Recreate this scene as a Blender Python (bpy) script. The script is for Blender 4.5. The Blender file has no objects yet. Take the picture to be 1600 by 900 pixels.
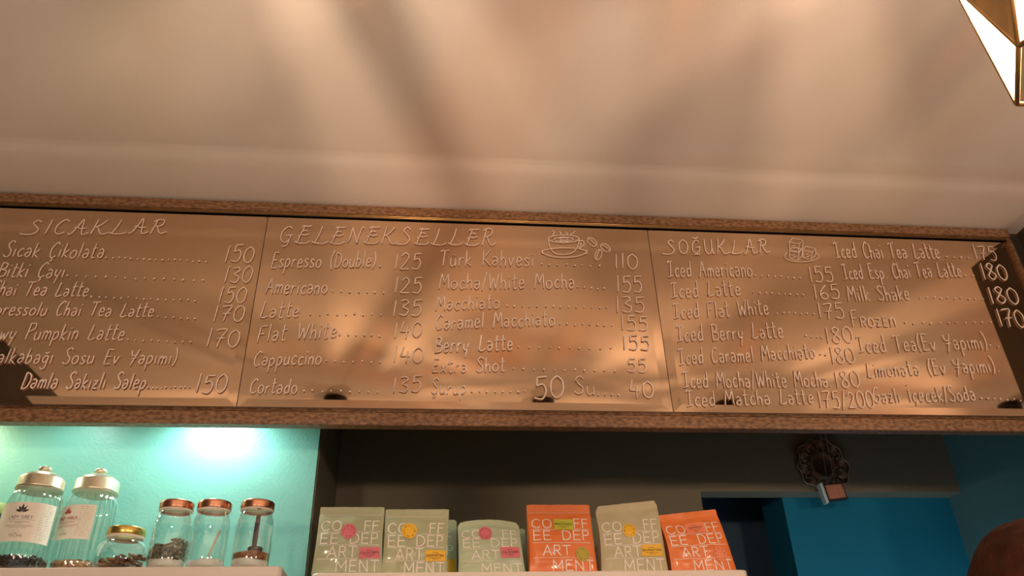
import bpy, math, random
from mathutils import Vector, Matrix, noise
random.seed(7)
PI = math.pi
sc = bpy.context.scene
COL = sc.collection

# ------------------------------------------------------------------ camera, world, exposure
Z0 = 1.45                                            # height of the eye
F, PITCH, YAW, ROLL = 1227.988, 0.549642, 0.112457, -0.031956
cp, sp, cy, sy = math.cos(PITCH), math.sin(PITCH), math.cos(YAW), math.sin(YAW)
FWD = Vector((sy * cp, cy * cp, sp)); RGT = Vector((cy, -sy, 0)); UPV = RGT.cross(FWD)
c_, s_ = math.cos(ROLL), math.sin(ROLL)
RGT, UPV = RGT * c_ + UPV * s_, RGT * -s_ + UPV * c_
cam_data = bpy.data.cameras.new('camera'); cam = bpy.data.objects.new('camera', cam_data); COL.objects.link(cam)
cam_data.sensor_fit = 'HORIZONTAL'; cam_data.sensor_width = 36; cam_data.lens = F / 1600 * 36
cam_data.clip_start = 0.02; cam_data.clip_end = 60
m = Matrix((RGT, UPV, -FWD)).transposed().to_4x4(); m.translation = (0, 0, Z0); cam.matrix_world = m
sc.camera = cam

BULB_W = 50.0                                         # one pendant bulb, watts
WARM = (1.0, 0.66, 0.43)
GLOBE_W = 210.0  # glow of the fill globes added behind the camera
PUCK_W = 1.3
w = bpy.data.worlds.new('world'); sc.world = w; w.use_nodes = True
w.node_tree.nodes['Background'].inputs[0].default_value = (0.80, 0.87, 1.0, 1)
w.node_tree.nodes['Background'].inputs[1].default_value = 0.28
sc.view_settings.view_transform = 'Standard'; sc.view_settings.look = 'None'
sc.view_settings.gamma = 1.0; sc.view_settings.use_curve_mapping = False
sc.view_settings.exposure = 0.0
sc.cycles.use_denoising = True
sc.cycles.max_bounces = 10; sc.cycles.transparent_max_bounces = 24
sc.cycles.sample_clamp_indirect = 4.0


def ray(px, py):
    d = RGT * ((px - 800) / F) + UPV * ((450 - py) / F) + FWD
    return d / d.y


def at(px, py, Y):                                   # the point of the plane y = Y that the photo shows at a pixel
    d = ray(px, py) * Y
    return Vector((d.x, d.y, d.z + Z0))


# ------------------------------------------------------------------ materials
def mat(name, col, rough=0.6, metal=0.0, spec=0.5, var=0.0, vscale=20.0, bump=0.0, bscale=120.0, col2=None, emit=None, coat=0.0, sheen=0.0, stretch=None):
    M = bpy.data.materials.new(name); M.use_nodes = True
    nt = M.node_tree; b = nt.nodes['Principled BSDF']
    b.inputs['Base Color'].default_value = (*col, 1); b.inputs['Roughness'].default_value = rough
    b.inputs['Metallic'].default_value = metal; b.inputs['Specular IOR Level'].default_value = spec
    b.inputs['Coat Weight'].default_value = coat
    if emit:
        b.inputs['Emission Color'].default_value = (*emit[0], 1); b.inputs['Emission Strength'].default_value = emit[1]
    tc = nt.nodes.new('ShaderNodeTexCoord'); vec = tc.outputs['Object']
    if stretch:
        mp = nt.nodes.new('ShaderNodeMapping'); mp.inputs['Scale'].default_value = stretch
        nt.links.new(vec, mp.inputs['Vector']); vec = mp.outputs['Vector']
    if var or col2:
        n = nt.nodes.new('ShaderNodeTexNoise'); n.inputs['Scale'].default_value = vscale; n.inputs['Detail'].default_value = 6
        nt.links.new(vec, n.inputs['Vector'])
        r = nt.nodes.new('ShaderNodeValToRGB')
        c2 = col2 or tuple(c * (1 - var) for c in col)
        r.color_ramp.elements[0].position = 0.38; r.color_ramp.elements[1].position = 0.62
        r.color_ramp.elements[0].color = (*c2, 1); r.color_ramp.elements[1].color = (*col, 1)
        nt.links.new(n.outputs['Fac'], r.inputs['Fac']); nt.links.new(r.outputs['Color'], b.inputs['Base Color'])
    if bump:
        n = nt.nodes.new('ShaderNodeTexNoise'); n.inputs['Scale'].default_value = bscale; n.inputs['Detail'].default_value = 4
        nt.links.new(vec, n.inputs['Vector'])
        bp = nt.nodes.new('ShaderNodeBump'); bp.inputs['Strength'].default_value = bump; bp.inputs['Distance'].default_value = 0.004
        nt.links.new(n.outputs['Fac'], bp.inputs['Height']); nt.links.new(bp.outputs['Normal'], b.inputs['Normal'])
    return M


def thin_glass(name, tint, gloss_col=(1, 1, 1), rough=0.02, base=0.06):
    M = bpy.data.materials.new(name); M.use_nodes = True
    nt = M.node_tree; nt.nodes.clear()
    o = nt.nodes.new('ShaderNodeOutputMaterial'); mx = nt.nodes.new('ShaderNodeMixShader')
    t = nt.nodes.new('ShaderNodeBsdfTransparent'); t.inputs[0].default_value = (*tint, 1)
    g = nt.nodes.new('ShaderNodeBsdfGlossy'); g.inputs[0].default_value = (*gloss_col, 1); g.inputs['Roughness'].default_value = rough
    lw = nt.nodes.new('ShaderNodeLayerWeight'); lw.inputs['Blend'].default_value = 0.28
    ad = nt.nodes.new('ShaderNodeMath'); ad.operation = 'MULTIPLY_ADD'; ad.inputs[1].default_value = 0.75; ad.inputs[2].default_value = base
    nt.links.new(lw.outputs['Facing'], ad.inputs[0]); nt.links.new(ad.outputs[0], mx.inputs[0])
    nt.links.new(t.outputs[0], mx.inputs[1]); nt.links.new(g.outputs[0], mx.inputs[2]); nt.links.new(mx.outputs[0], o.inputs[0])
    return M


def frosted(name):
    M = bpy.data.materials.new(name); M.use_nodes = True
    nt = M.node_tree; nt.nodes.clear()
    o = nt.nodes.new('ShaderNodeOutputMaterial'); mx = nt.nodes.new('ShaderNodeMixShader'); mx.inputs[0].default_value = 0.5
    t = nt.nodes.new('ShaderNodeBsdfTransparent'); t.inputs[0].default_value = (0.95, 0.9, 0.8, 1)
    d = nt.nodes.new('ShaderNodeBsdfTranslucent'); d.inputs[0].default_value = (0.95, 0.88, 0.74, 1)
    nt.links.new(t.outputs[0], mx.inputs[1]); nt.links.new(d.outputs[0], mx.inputs[2]); nt.links.new(mx.outputs[0], o.inputs[0])
    return M


M_ceil = mat('white plaster', (0.80, 0.76, 0.72), 0.75, bump=0.25, bscale=260, var=0.03, vscale=3)
M_turq = mat('turquoise wall paint', (0.18, 0.48, 0.435), 0.42, bump=0.22, bscale=150, var=0.06, vscale=5)
M_niche = mat('dark petrol wall paint', (0.16, 0.135, 0.088), 0.6, bump=0.2, bscale=150)
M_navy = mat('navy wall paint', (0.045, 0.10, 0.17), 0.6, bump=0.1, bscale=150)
M_blue = mat('petrol blue wall paint', (0.004, 0.155, 0.27), 0.7, spec=0.2, bump=0.15, bscale=150)
M_teal = mat('teal wall paint', (0.085, 0.20, 0.21), 0.6, bump=0.15, bscale=150)
M_darkwall = mat('dark brown wall paint', (0.035, 0.028, 0.02), 0.7)
M_shadewall = mat('shaded olive right wall', (0.06, 0.045, 0.022), 0.6, bump=0.15, bscale=150)  # shade on the right wall put into the colour
M_floor = mat('floor boards', (0.22, 0.14, 0.09), 0.5, var=0.4, vscale=4, stretch=(1, 12, 1))
M_frame = mat('patinated wood frame', (0.31, 0.165, 0.08), 0.42, col2=(0.13, 0.062, 0.028), vscale=110, bump=0.15, bscale=200, stretch=(0.6, 1, 1.2))
M_gold = mat('gilt bead', (0.75, 0.50, 0.20), 0.3, metal=0.9)
M_groove = mat('dark groove', (0.05, 0.025, 0.015), 0.5)
M_mirror = mat('bronze mirror', (0.70, 0.505, 0.345), 0.03, metal=1.0)
M_chalk = mat('white paint marker', (0.93, 0.80, 0.72), 0.7, spec=0.2)
M_shelf = mat('glossy white shelf', (0.82, 0.74, 0.68), 0.25, coat=0.4)
M_black = mat('black metal', (0.012, 0.011, 0.011), 0.4)
M_brass = mat('aged brass', (0.55, 0.33, 0.13), 0.5, metal=0.5, var=0.25, vscale=30)
M_frost = frosted('frosted glass')
M_amber = thin_glass('brown smoked glass', (0.62, 0.40, 0.22), (1, .75, .45), .12, .10)
M_grey = thin_glass('grey smoked glass', (0.60, 0.60, 0.62), (1, .9, .8), .12, .08)
M_bulbglass = thin_glass('clear bulb glass', (1, 1, 1))
M_fil = mat('glowing filament', (1, 0.8, 0.5), emit=((1, 0.62, 0.3), 60))
M_glass = thin_glass('jar glass', (0.95, 0.985, 0.97), base=0.08)
M_lidpale = mat('pale champagne lid metal', (0.72, 0.66, 0.50), 0.34, metal=0.75)
M_lidgold = mat('golden lid metal', (0.80, 0.58, 0.16), 0.25, metal=0.9)
M_lidcopper = mat('copper lid metal', (0.75, 0.36, 0.22), 0.25, metal=0.95)
M_paper = mat('cream label paper', (0.86, 0.83, 0.74), 0.6, var=0.04, vscale=60)
M_ink = mat('black ink', (0.03, 0.025, 0.035), 0.6)
M_inkgrey = mat('grey ink', (0.33, 0.33, 0.30), 0.6)
M_inkred = mat('red ink', (0.45, 0.06, 0.05), 0.6)
M_olive = mat('olive ground bag film', (0.40, 0.44, 0.28), 0.36, bump=0.2, bscale=40, coat=0.3)
M_sage = mat('sage green bag film', (0.46, 0.56, 0.39), 0.4, bump=0.12, bscale=40, coat=0.15)
M_sagedk = mat('sage green kraft film', (0.40, 0.52, 0.38), 0.45, bump=0.12, bscale=40)
M_sand = mat('sand beige bag film', (0.50, 0.46, 0.30), 0.42, bump=0.12, bscale=40, coat=0.1)
M_orange = mat('orange bag film', (0.80, 0.20, 0.04), 0.33, bump=0.1, bscale=40, coat=0.25)
M_white = mat('white print', (0.90, 0.86, 0.82), 0.5)
M_pink = mat('pink sticker', (0.70, 0.17, 0.22), 0.5)
M_yellow = mat('yellow sticker', (0.85, 0.50, 0.03), 0.5)
M_lime = mat('lime sticker', (0.55, 0.56, 0.05), 0.5)
M_mustard = mat('mustard sticker', (0.50, 0.40, 0.05), 0.5)
M_coral = mat('coral sticker', (0.88, 0.27, 0.14), 0.5)
M_tea = mat('black tea leaves', (0.05, 0.025, 0.014), 0.45, col2=(0.014, 0.008, 0.006), vscale=90)
M_gran = mat('brown granules', (0.46, 0.24, 0.10), 0.6, col2=(0.22, 0.1, 0.04), vscale=120)
M_peel = mat('dried fruit pieces', (0.14, 0.06, 0.03), 0.5, col2=(0.40, 0.20, 0.07), vscale=35)
M_pod = mat('grey green pods', (0.38, 0.36, 0.25), 0.6, col2=(0.17, 0.15, 0.10), vscale=70)
M_powder = mat('white powder', (0.88, 0.88, 0.84), 0.8, bump=0.3, bscale=200)
M_cocoa = mat('brown sugar', (0.42, 0.19, 0.075), 0.7, col2=(0.24, 0.095, 0.035), vscale=110, bump=0.4, bscale=300)
M_darkwood = mat('dark wooden spoon', (0.035, 0.012, 0.009), 0.35)
M_palewood = mat('pale wooden stick', (0.62, 0.55, 0.40), 0.6)
M_bronze = mat('dark bronze relief', (0.13, 0.075, 0.045), 0.35, metal=0.4, spec=0.6)
M_bronzehi = mat('bronze relief highlights', (0.60, 0.38, 0.25), 0.4, metal=0.3)  # lighter tone paints the light caught by the relief lines
M_silver = mat('silver cord', (0.62, 0.58, 0.54), 0.35, metal=0.7)
M_copper = mat('copper relief', (0.62, 0.27, 0.17), 0.35, metal=0.6)
M_litside = mat('lit box side', (0.45, 0.62, 0.68), 0.5)  # cool light on the box's left side, put into the colour
M_hair = mat('reddish brown hair', (0.048, 0.011, 0.003), 0.6, spec=0.2, var=0.5, vscale=60, stretch=(1, 1, 0.2), bump=0.4, bscale=140)
M_skin = mat('skin', (0.62, 0.38, 0.28), 0.5)
M_lips = mat('lips', (0.45, 0.16, 0.14), 0.5)
M_shirt = mat('dark shirt', (0.03, 0.03, 0.035), 0.8)
M_trous = mat('dark trousers', (0.02, 0.022, 0.03), 0.8)
M_greenlid = mat('yellow green lid', (0.35, 0.42, 0.12), 0.4)
M_globe = mat('white fill globe', (0.9, 0.85, 0.75), emit=((1.0, 0.72, 0.50), GLOBE_W))
M_strip = mat('cool fill diffuser', (0.8, 0.9, 1.0), emit=((0.45, 0.80, 1.0), 95))
M_puck = mat('cool white lamp lens', (0.9, 0.95, 0.92), emit=((0.85, 1.0, 0.92), 12))


# ------------------------------------------------------------------ mesh helpers
class MB:
    def __init__(self): self.v, self.f, self.s = [], [], []

    def add(self, vs, fs, smooth=False):
        k = len(self.v); self.v += [Vector(p) for p in vs]
        for f in fs: self.f.append([i + k for i in f]); self.s.append(smooth)
        return self

    def box(self, a, b):
        (x0, y0, z0), (x1, y1, z1) = a, b
        vs = [(x0, y0, z0), (x1, y0, z0), (x1, y1, z0), (x0, y1, z0), (x0, y0, z1), (x1, y0, z1), (x1, y1, z1), (x0, y1, z1)]
        return self.add(vs, [(0, 3, 2, 1), (4, 5, 6, 7), (0, 1, 5, 4), (1, 2, 6, 5), (2, 3, 7, 6), (3, 0, 4, 7)])

    def prism(self, pts, off):                       # planar polygon swept by a vector
        n = len(pts); pts = [Vector(p) for p in pts]; off = Vector(off)
        return self.add(pts + [p + off for p in pts], [list(range(n))[::-1], list(range(n, 2 * n))] + [(i, (i + 1) % n, n + (i + 1) % n, n + i) for i in range(n)])

    def tube(self, pts, r, n=6, N=None, flat=1.0, caps=True, closed=False):   # N: surface normal -> elliptical section
        pts = [Vector(p) for p in pts]; L = len(pts); vs = []
        if L == 1: pts = [pts[0] - Vector((r * .5, 0, 0)), pts[0] + Vector((r * .5, 0, 0))]; L = 2
        for i, p in enumerate(pts):
            if closed: t = pts[(i + 1) % L] - pts[i - 1]
            else: t = pts[min(i + 1, L - 1)] - pts[max(i - 1, 0)]
            if t.length < 1e-9: t = Vector((1, 0, 0))
            t.normalize()
            nn = Vector(N[i] if isinstance(N, list) else N) if N is not None else (Vector((0, 0, 1)) if abs(t.z) < .9 else Vector((1, 0, 0)))
            b = t.cross(nn)
            if b.length < 1e-6: b = Vector((1, 0, 0))
            b.normalize(); nn = b.cross(t)
            ri = r[i] if isinstance(r, (list, tuple)) else r
            for k in range(n):
                a = 2 * PI * k / n
                vs.append(p + b * (math.cos(a) * ri) + nn * (math.sin(a) * ri * flat))
        fs = []
        for i in range(L if closed else L - 1):
            j = (i + 1) % L
            for k in range(n):
                fs.append((i * n + k, i * n + (k + 1) % n, j * n + (k + 1) % n, j * n + k))
        if caps and not closed: fs += [list(range(n))[::-1], list(range((L - 1) * n, L * n))]
        return self.add(vs, fs, True)

    def lathe(self, c, prof, n=48, wob=None, capb=True, capt=True):
        vs = []; L = len(prof)
        for (r, z) in prof:
            for k in range(n):
                a = 2 * PI * k / n; rr = r + (wob(a, z) if wob else 0)
                vs.append((c[0] + math.cos(a) * rr, c[1] + math.sin(a) * rr, c[2] + z))
        fs = [(i * n + k, i * n + (k + 1) % n, (i + 1) * n + (k + 1) % n, (i + 1) * n + k) for i in range(L - 1) for k in range(n)]
        if capb: fs.append(list(range(n))[::-1])
        if capt: fs.append(list(range((L - 1) * n, L * n)))
        return self.add(vs, fs, True)

    def grid(self, fn, nu, nv, flip=False, smooth=True):
        vs = [fn(i / nu, j / nv) for j in range(nv + 1) for i in range(nu + 1)]
        fs = []
        for j in range(nv):
            for i in range(nu):
                a = j * (nu + 1) + i; q = (a, a + 1, a + nu + 2, a + nu + 1)
                fs.append(q[::-1] if flip else q)
        return self.add(vs, fs, smooth)

    def blob(self, c, r, seed, sx=1, sy=1, sz=1):    # small irregular lump
        rnd = random.Random(seed); t = (1 + 5 ** .5) / 2
        vs = [(-1, t, 0), (1, t, 0), (-1, -t, 0), (1, -t, 0), (0, -1, t), (0, 1, t), (0, -1, -t), (0, 1, -t), (t, 0, -1), (t, 0, 1), (-t, 0, -1), (-t, 0, 1)]
        fs = [(0, 11, 5), (0, 5, 1), (0, 1, 7), (0, 7, 10), (0, 10, 11), (1, 5, 9), (5, 11, 4), (11, 10, 2), (10, 7, 6), (7, 1, 8), (3, 9, 4), (3, 4, 2), (3, 2, 6), (3, 6, 8), (3, 8, 9), (4, 9, 5), (2, 4, 11), (6, 2, 10), (8, 6, 7), (9, 8, 1)]
        R = Matrix.Rotation(rnd.random() * 6.28, 3, 'Z') @ Matrix.Rotation(rnd.random() * 6.28, 3, 'X')
        out = []
        for p in vs:
            q = R @ Vector((p[0] * sx, p[1] * sy, p[2] * sz)) * (r / 1.9 * (0.8 + .4 * rnd.random())); out.append(Vector(c) + q)
        return self.add(out, fs)

    def build(self, name, material, parent=None, smooth_angle=None):
        o0 = Vector((0, 0, 0)); q = parent
        while q is not None: o0 += q.location; q = q.parent
        me = bpy.data.meshes.new(name); me.from_pydata([tuple(p - o0) for p in self.v], [], self.f); me.materials.append(material)
        me.polygons.foreach_set('use_smooth', self.s); me.update()
        o = bpy.data.objects.new(name, me); COL.objects.link(o)
        if parent is not None: o.parent = parent
        return o


def recentre(o, loc):                                # puts a top-level mesh's origin at its base
    loc = Vector(loc); o.data.transform(Matrix.Translation(-loc)); o.location = loc
    return o


def thing(name, label, cat, loc, group=None):
    o = bpy.data.objects.new(name, None); COL.objects.link(o); o.location = loc; o.empty_display_size = .05
    return tag(o, label, cat, group)


def tag(o, label, cat, group=None, kind=None):
    o['label'] = label; o['category'] = cat
    if group: o['group'] = group
    if kind: o['kind'] = kind
    return o


def struct(o, label=None):
    o['kind'] = 'structure'
    if label: o['label'] = label
    return o


def lab(o, label): o['label'] = label; return o


def smooth_path(pts, k=5, closed=False):             # Catmull-Rom through the points
    if len(pts) < 3: return [Vector(p) for p in pts]
    P = [Vector(p) for p in pts]; n = len(P); out = []
    for i in range(n if closed else n - 1):
        if closed: a, b, c, d = P[i - 1], P[i], P[(i + 1) % n], P[(i + 2) % n]
        else: a, b, c, d = P[max(i - 1, 0)], P[i], P[i + 1], P[min(i + 2, n - 1)]
        for s in range(k):
            t = s / k
            out.append(.5 * ((2 * b) + (c - a) * t + (2 * a - 5 * b + 4 * c - d) * t * t + (3 * b - a - 3 * c + d) * t ** 3))
    if not closed: out.append(P[-1])
    return out


# ------------------------------------------------------------------ stroke lettering
HAND_SRC = {
 'A': '.62|!0,0 .3,1 .58,0|.06,.33 .3,.42 .55,.34', 'B': '.52|!.05,0 .05,1|.05,1 .4,.93 .36,.6 .06,.52|.06,.52 .5,.42 .46,.08 .03,0',
 'C': '.52|.5,.86 .33,1 .07,.66 .07,.25 .22,0 .5,.13', 'Ç': '.52|.5,.86 .33,1 .07,.66 .07,.25 .22,0 .5,.13|.25,0 .34,-.14 .2,-.24',
 'D': '.56|!.05,0 .05,1|.03,1 .4,.87 .53,.5 .4,.1 .03,0', 'E': '.5|!.46,.98 .08,1 .04,0 .48,.04|!.06,.5 .4,.53',
 'F': '.52|!.5,1 .08,.96 .03,0|!.06,.48 .38,.52', 'G': '.58|.5,.86 .33,1 .07,.66 .07,.2 .3,-.02 .5,.18 .52,.45|!.28,.43 .58,.45',
 'H': '.56|!.05,0 .05,1|!.5,0 .5,1|!.05,.5 .5,.5', 'I': '.46|.0,.88 .08,1 .24,.96 .44,1|!.24,.96 .2,.04|.0,.02 .18,.05 .42,.12', 'İ': '.2|!.1,0 .1,.86|@.1,1.1',
 'K': '.54|!.05,0 .05,1|!.5,1 .06,.45|.06,.47 .26,.3 .54,0', 'L': '.52|.16,1 .1,.4 .04,.03|.0,.13 .1,.02 .3,.0 .52,.12',
 'M': '.7|!0,0 .12,1 .35,.35 .58,1 .68,0', 'N': '.6|!.03,0 .05,1 .5,0 .55,1', 'O': '.6|.3,1 .06,.75 .06,.25 .3,0 .54,.25 .54,.75 .3,1',
 'P': '.5|!.06,0 .06,1|.0,.96 .4,.98 .46,.68 .07,.46', 'R': '.52|!.05,0 .05,1|.05,1 .42,.95 .45,.6 .06,.5|!.2,.5 .5,0',
 'S': '.5|.48,.86 .3,1 .07,.82 .2,.58 .43,.34 .38,.05 .15,0 .0,.12', 'Ş': '.5|.48,.86 .3,1 .07,.82 .2,.58 .43,.34 .38,.05 .15,0 .0,.12|.2,0 .28,-.16 .14,-.26',
 'T': '.56|.0,.88 .08,.98 .3,.96 .56,1|!.28,.97 .22,0', 'U': '.56|.04,1 .05,.25 .27,0 .48,.25 .5,1', 'V': '.5|!0,1 .25,0 .5,1',
 'W': '.74|!.02,1 .14,0 .35,.72 .5,0 .72,1', 'X': '.5|!0,0 .5,1|!0,1 .5,0', 'Y': '.56|.0,.92 .12,.6 .34,.6|!.54,1 .16,-.12|!.12,.38 .48,.42', 'Z': '.5|!0,1 .48,1 .02,0 .5,0',
 '0': '.54|.27,1 .05,.75 .05,.25 .27,0 .49,.25 .49,.75 .27,1', '1': '.22|!.1,0 .12,1', '2': '.54|.04,.8 .24,1 .44,.78 .3,.42 .02,.02|!.02,.02 .52,.03',
 '3': '.5|.05,.93 .3,1 .42,.8 .18,.56 .46,.34 .34,.02 .02,.1', '4': '.54|!.16,1 .04,.38 .5,.38|!.38,.66 .36,-.06', '5': '.52|!.5,1 .13,.97 .1,.58|.1,.58 .35,.66 .48,.36 .34,.02 .02,.07',
 '6': '.5|.42,1 .14,.65 .05,.25 .25,0 .45,.22 .3,.46 .07,.33', '7': '.54|.02,.94 .24,1 .5,.98 .3,.5 .22,0|!.1,.47 .48,.52', '8': '.5|.44,.86 .26,1 .08,.82 .25,.55 .46,.25 .25,0 .05,.22 .25,.54 .44,.86',
 'a': '.46|.06,.48 .2,.57 .36,.44 .38,.14 .22,0 .06,.12 .14,.28 .38,.3', 'b': '.46|!.06,1 .05,0|.05,.4 .26,.53 .4,.27 .22,0 .05,.08', 'c': '.42|.4,.45 .24,.55 .06,.28 .2,0 .42,.1',
 'ç': '.42|.4,.45 .24,.55 .06,.28 .2,0 .42,.1|.22,0 .3,-.13 .18,-.22', 'd': '.46|.38,.45 .2,.53 .05,.25 .18,0 .37,.13|!.4,1 .39,0', 'e': '.44|.05,.27 .36,.32 .3,.53 .13,.52 .05,.22 .18,0 .42,.1',
 'ğ': '.46|.36,.45 .2,.54 .05,.3 .18,.07 .35,.2|.38,.52 .37,-.2 .2,-.35 .05,-.22|.08,.76 .22,.68 .36,.78', 'g': '.46|.36,.45 .2,.54 .05,.3 .18,.07 .35,.2|.38,.52 .37,-.2 .2,-.35 .05,-.22',
 'h': '.44|!.06,1 .05,0|.05,.3 .2,.53 .36,.4 .37,0', 'i': '.18|!.08,.52 .09,0|@.09,.78', 'ı': '.18|!.08,.52 .09,0', 'k': '.42|!.06,1 .05,0|!.36,.56 .07,.25 .4,0', 'l': '.18|!.09,1 .08,0',
 'm': '.62|!.05,.52 .05,0|.05,.3 .17,.53 .29,.4 .29,0|.29,.3 .42,.53 .55,.4 .56,0', 'n': '.44|!.05,.52 .05,0|.05,.3 .2,.53 .36,.4 .37,0', 'o': '.48|.24,.54 .06,.4 .06,.13 .24,0 .42,.13 .42,.4 .24,.54',
 'p': '.46|!.06,.52 .04,-.4|.05,.42 .26,.54 .4,.28 .22,.02 .05,.1', 'r': '.36|!.05,.52 .05,0|.05,.28 .18,.5 .34,.48', 's': '.4|.35,.46 .2,.55 .07,.42 .2,.29 .35,.14 .2,0 .04,.08',
 't': '.38|!.16,.98 .14,.12|.14,.14 .2,0 .36,.06|!.0,.62 .36,.68', 'u': '.46|.05,.52 .05,.15 .18,0 .36,.15|!.38,.52 .39,0', 'ü': '.46|.05,.52 .05,.15 .18,0 .36,.15|!.38,.52 .39,0|@.13,.76|@.3,.76',
 'v': '.42|!.03,.52 .18,0 .38,.54', 'w': '.56|!.03,.52 .14,0 .27,.45 .38,0 .53,.54', 'x': '.42|!.03,.0 .38,.54|!.05,.54 .38,0', 'y': '.44|.05,.52 .07,.2 .2,.1 .36,.25|!.4,.52 .2,-.38',
 'z': '.42|!.04,.5 .36,.52 .05,.02 .4,.04|!.08,.27 .34,.28', '(': '.28|.24,1.08 .08,.7 .06,.25 .2,-.12', ')': '.28|.05,1.08 .2,.7 .22,.25 .06,-.12', '/': '.36|!.3,1.08 .03,-.12',
 '.': '.2|@.1,.04', ' ': '.52|',
 # flourished capitals of the headings
 'hA': '.95|.0,.08 .1,.0 .3,.35 .52,1 .6,.45 .66,.05 .8,.0 .98,.12|.2,.42 .34,.5 .5,.38 .8,.42', 'hS': '.8|.62,.85 .42,1 .24,.8 .42,.58 .6,.32 .45,.05 .1,.0 -.2,.06', 'hI': '.32|.2,1 .16,.5 .1,0',
 'hC': '.7|.66,.85 .45,1 .16,.66 .12,.25 .3,0 .62,.14', 'hK': '.85|.2,1 .14,.5 .06,0|.68,1 .4,.62 .16,.48|.2,.5 .36,.36 .52,.05 .72,.0 .9,.12', 'hL': '.85|.4,1 .3,.5 .14,.05|-.02,.12 .14,.03 .4,.0 .66,.02 .86,.14',
 'hR': '.8|.24,1 .16,.5 .06,0|.06,.85 .3,1 .56,.92 .52,.6 .2,.5|.3,.5 .46,.12 .62,.0 .82,.14', 'hG': '.8|.62,.86 .4,1 .12,.66 .12,.2 .36,.02 .58,.22 .6,.48|!.36,.46 .72,.48|.6,.3 .5,-.15 .25,-.2', 'hE': '.82|.2,.9 .3,1 .5,.97 .74,1|!.36,.98 .24,.5 .12,.03|.0,.12 .12,.02 .4,.0 .64,.02 .8,.14|.1,.4 .3,.5 .45,.46 .68,.54|.3,.68 .42,.74 .56,.7',
 'hN': '.85|.06,.05 .16,.4 .2,1|!.2,1 .56,.0|.56,0 .62,.5 .74,1 .84,.95', 'hO': '.75|.36,1 .1,.75 .1,.25 .36,0 .62,.25 .62,.75 .36,1', 'hĞ': '.8|.62,.82 .4,.94 .14,.62 .14,.2 .36,.02 .58,.2 .6,.45|!.34,.44 .72,.46|.2,1.16 .38,1.06 .6,1.18|.2,-.06 .6,-.04',
 'hU': '.75|.1,1 .1,.3 .3,.0 .52,.2 .58,1|.58,.4 .62,.05 .74,.02',
}
SANS_SRC = {
 'A': '.7|!0,0 .35,1 .7,0|!.12,.33 .58,.33', 'B': '.56|!.05,0 .05,1|.05,1 .45,.97 .45,.55 .05,.52|.05,.52 .54,.48 .54,.04 .05,0', 'C': '.8|.76,.82 .56,.98 .3,.96 .08,.7 .08,.3 .3,.04 .56,.02 .76,.18', 'D': '.72|!.05,0 .05,1|.05,1 .4,.97 .66,.7 .66,.3 .4,.03 .05,0',
 'E': '.58|!.55,1 .05,1 .05,0 .55,0|!.05,.52 .5,.52', 'F': '.56|!.54,1 .05,1 .05,0|!.05,.52 .48,.52', 'G': '.8|.74,.82 .56,.98 .3,.96 .08,.7 .08,.3 .3,.03 .58,.03 .74,.25|!.48,.45 .75,.45 .75,.2', 'H': '.66|!.05,0 .05,1|!.6,0 .6,1|!.05,.5 .6,.5', 'I': '.16|!.08,0 .08,1',
 'L': '.5|!.05,1 .05,0 .5,0', 'M': '.84|!.04,0 .06,1 .42,.3 .78,1 .8,0', 'N': '.7|!.05,0 .05,1 .64,0 .64,1', 'O': '.86|.43,1 .13,.86 .04,.5 .13,.14 .43,0 .73,.14 .82,.5 .73,.86 .43,1', 'P': '.56|!.05,0 .05,1|.05,1 .42,.98 .52,.74 .42,.5 .05,.46', 'R': '.6|!.05,0 .05,1|.05,1 .42,.98 .52,.74 .42,.52 .05,.48|!.28,.48 .58,0',
 'S': '.56|.5,.86 .3,1 .08,.8 .28,.54 .5,.26 .3,0 .05,.14', 'T': '.64|!0,1 .64,1|!.32,1 .32,0', 'U': '.66|.05,1 .05,.25 .33,0 .6,.25 .6,1', 'V': '.66|!0,1 .33,0 .66,1', 'W': '.9|!0,1 .22,0 .45,.9 .68,0 .9,1', 'Y': '.62|!0,1 .31,.5 .62,1|!.31,.5 .31,0', ' ': '.4|', 'Z': '.6|!.03,1 .57,1 .03,0 .58,0',
}


def parse(src):
    out = {}
    for ch, s in src.items():
        a = s.split('|'); st = []
        for t in a[1:]:
            if not t: continue
            kind = 's'
            if t[0] in '!@': kind = t[0]; t = t[1:]
            st.append((kind, [tuple(float(q) for q in p.split(',')) for p in t.split(' ')]))
        out[ch] = (float(a[0]), st)
    return out


HAND, SANS = parse(HAND_SRC), parse(SANS_SRC)
for a_, b_ in (('R', 'ʀ'), ('E', 'ᴇ')):                # small capitals
    HAND[b_] = (HAND[a_][0] * .75, [(q, [(x * .75, y * .58) for x, y in p]) for q, p in HAND[a_][1]])


def layout(text, font, gap, jitter=0.0, heading=False, rnd=random):
    """strokes of a line in units of cap height, and its width"""
    x = 0; res = []
    for ch in text:
        wd, st = font['h' + ch] if heading and 'h' + ch in font else font.get(ch, font[' '])
        dy = rnd.uniform(-jitter, jitter) * .6; sc_ = 1 + rnd.uniform(-jitter, jitter)
        for kind, pts in st:
            pp = [(x + px, dy + py * sc_) for px, py in pts]
            if kind == 's': pp = [(v.x, v.y) for v in smooth_path([(a, b, 0) for a, b in pp], 5)]
            res.append((kind, pp))
        x += wd + gap
    return res, max(x - gap, .1)


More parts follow.
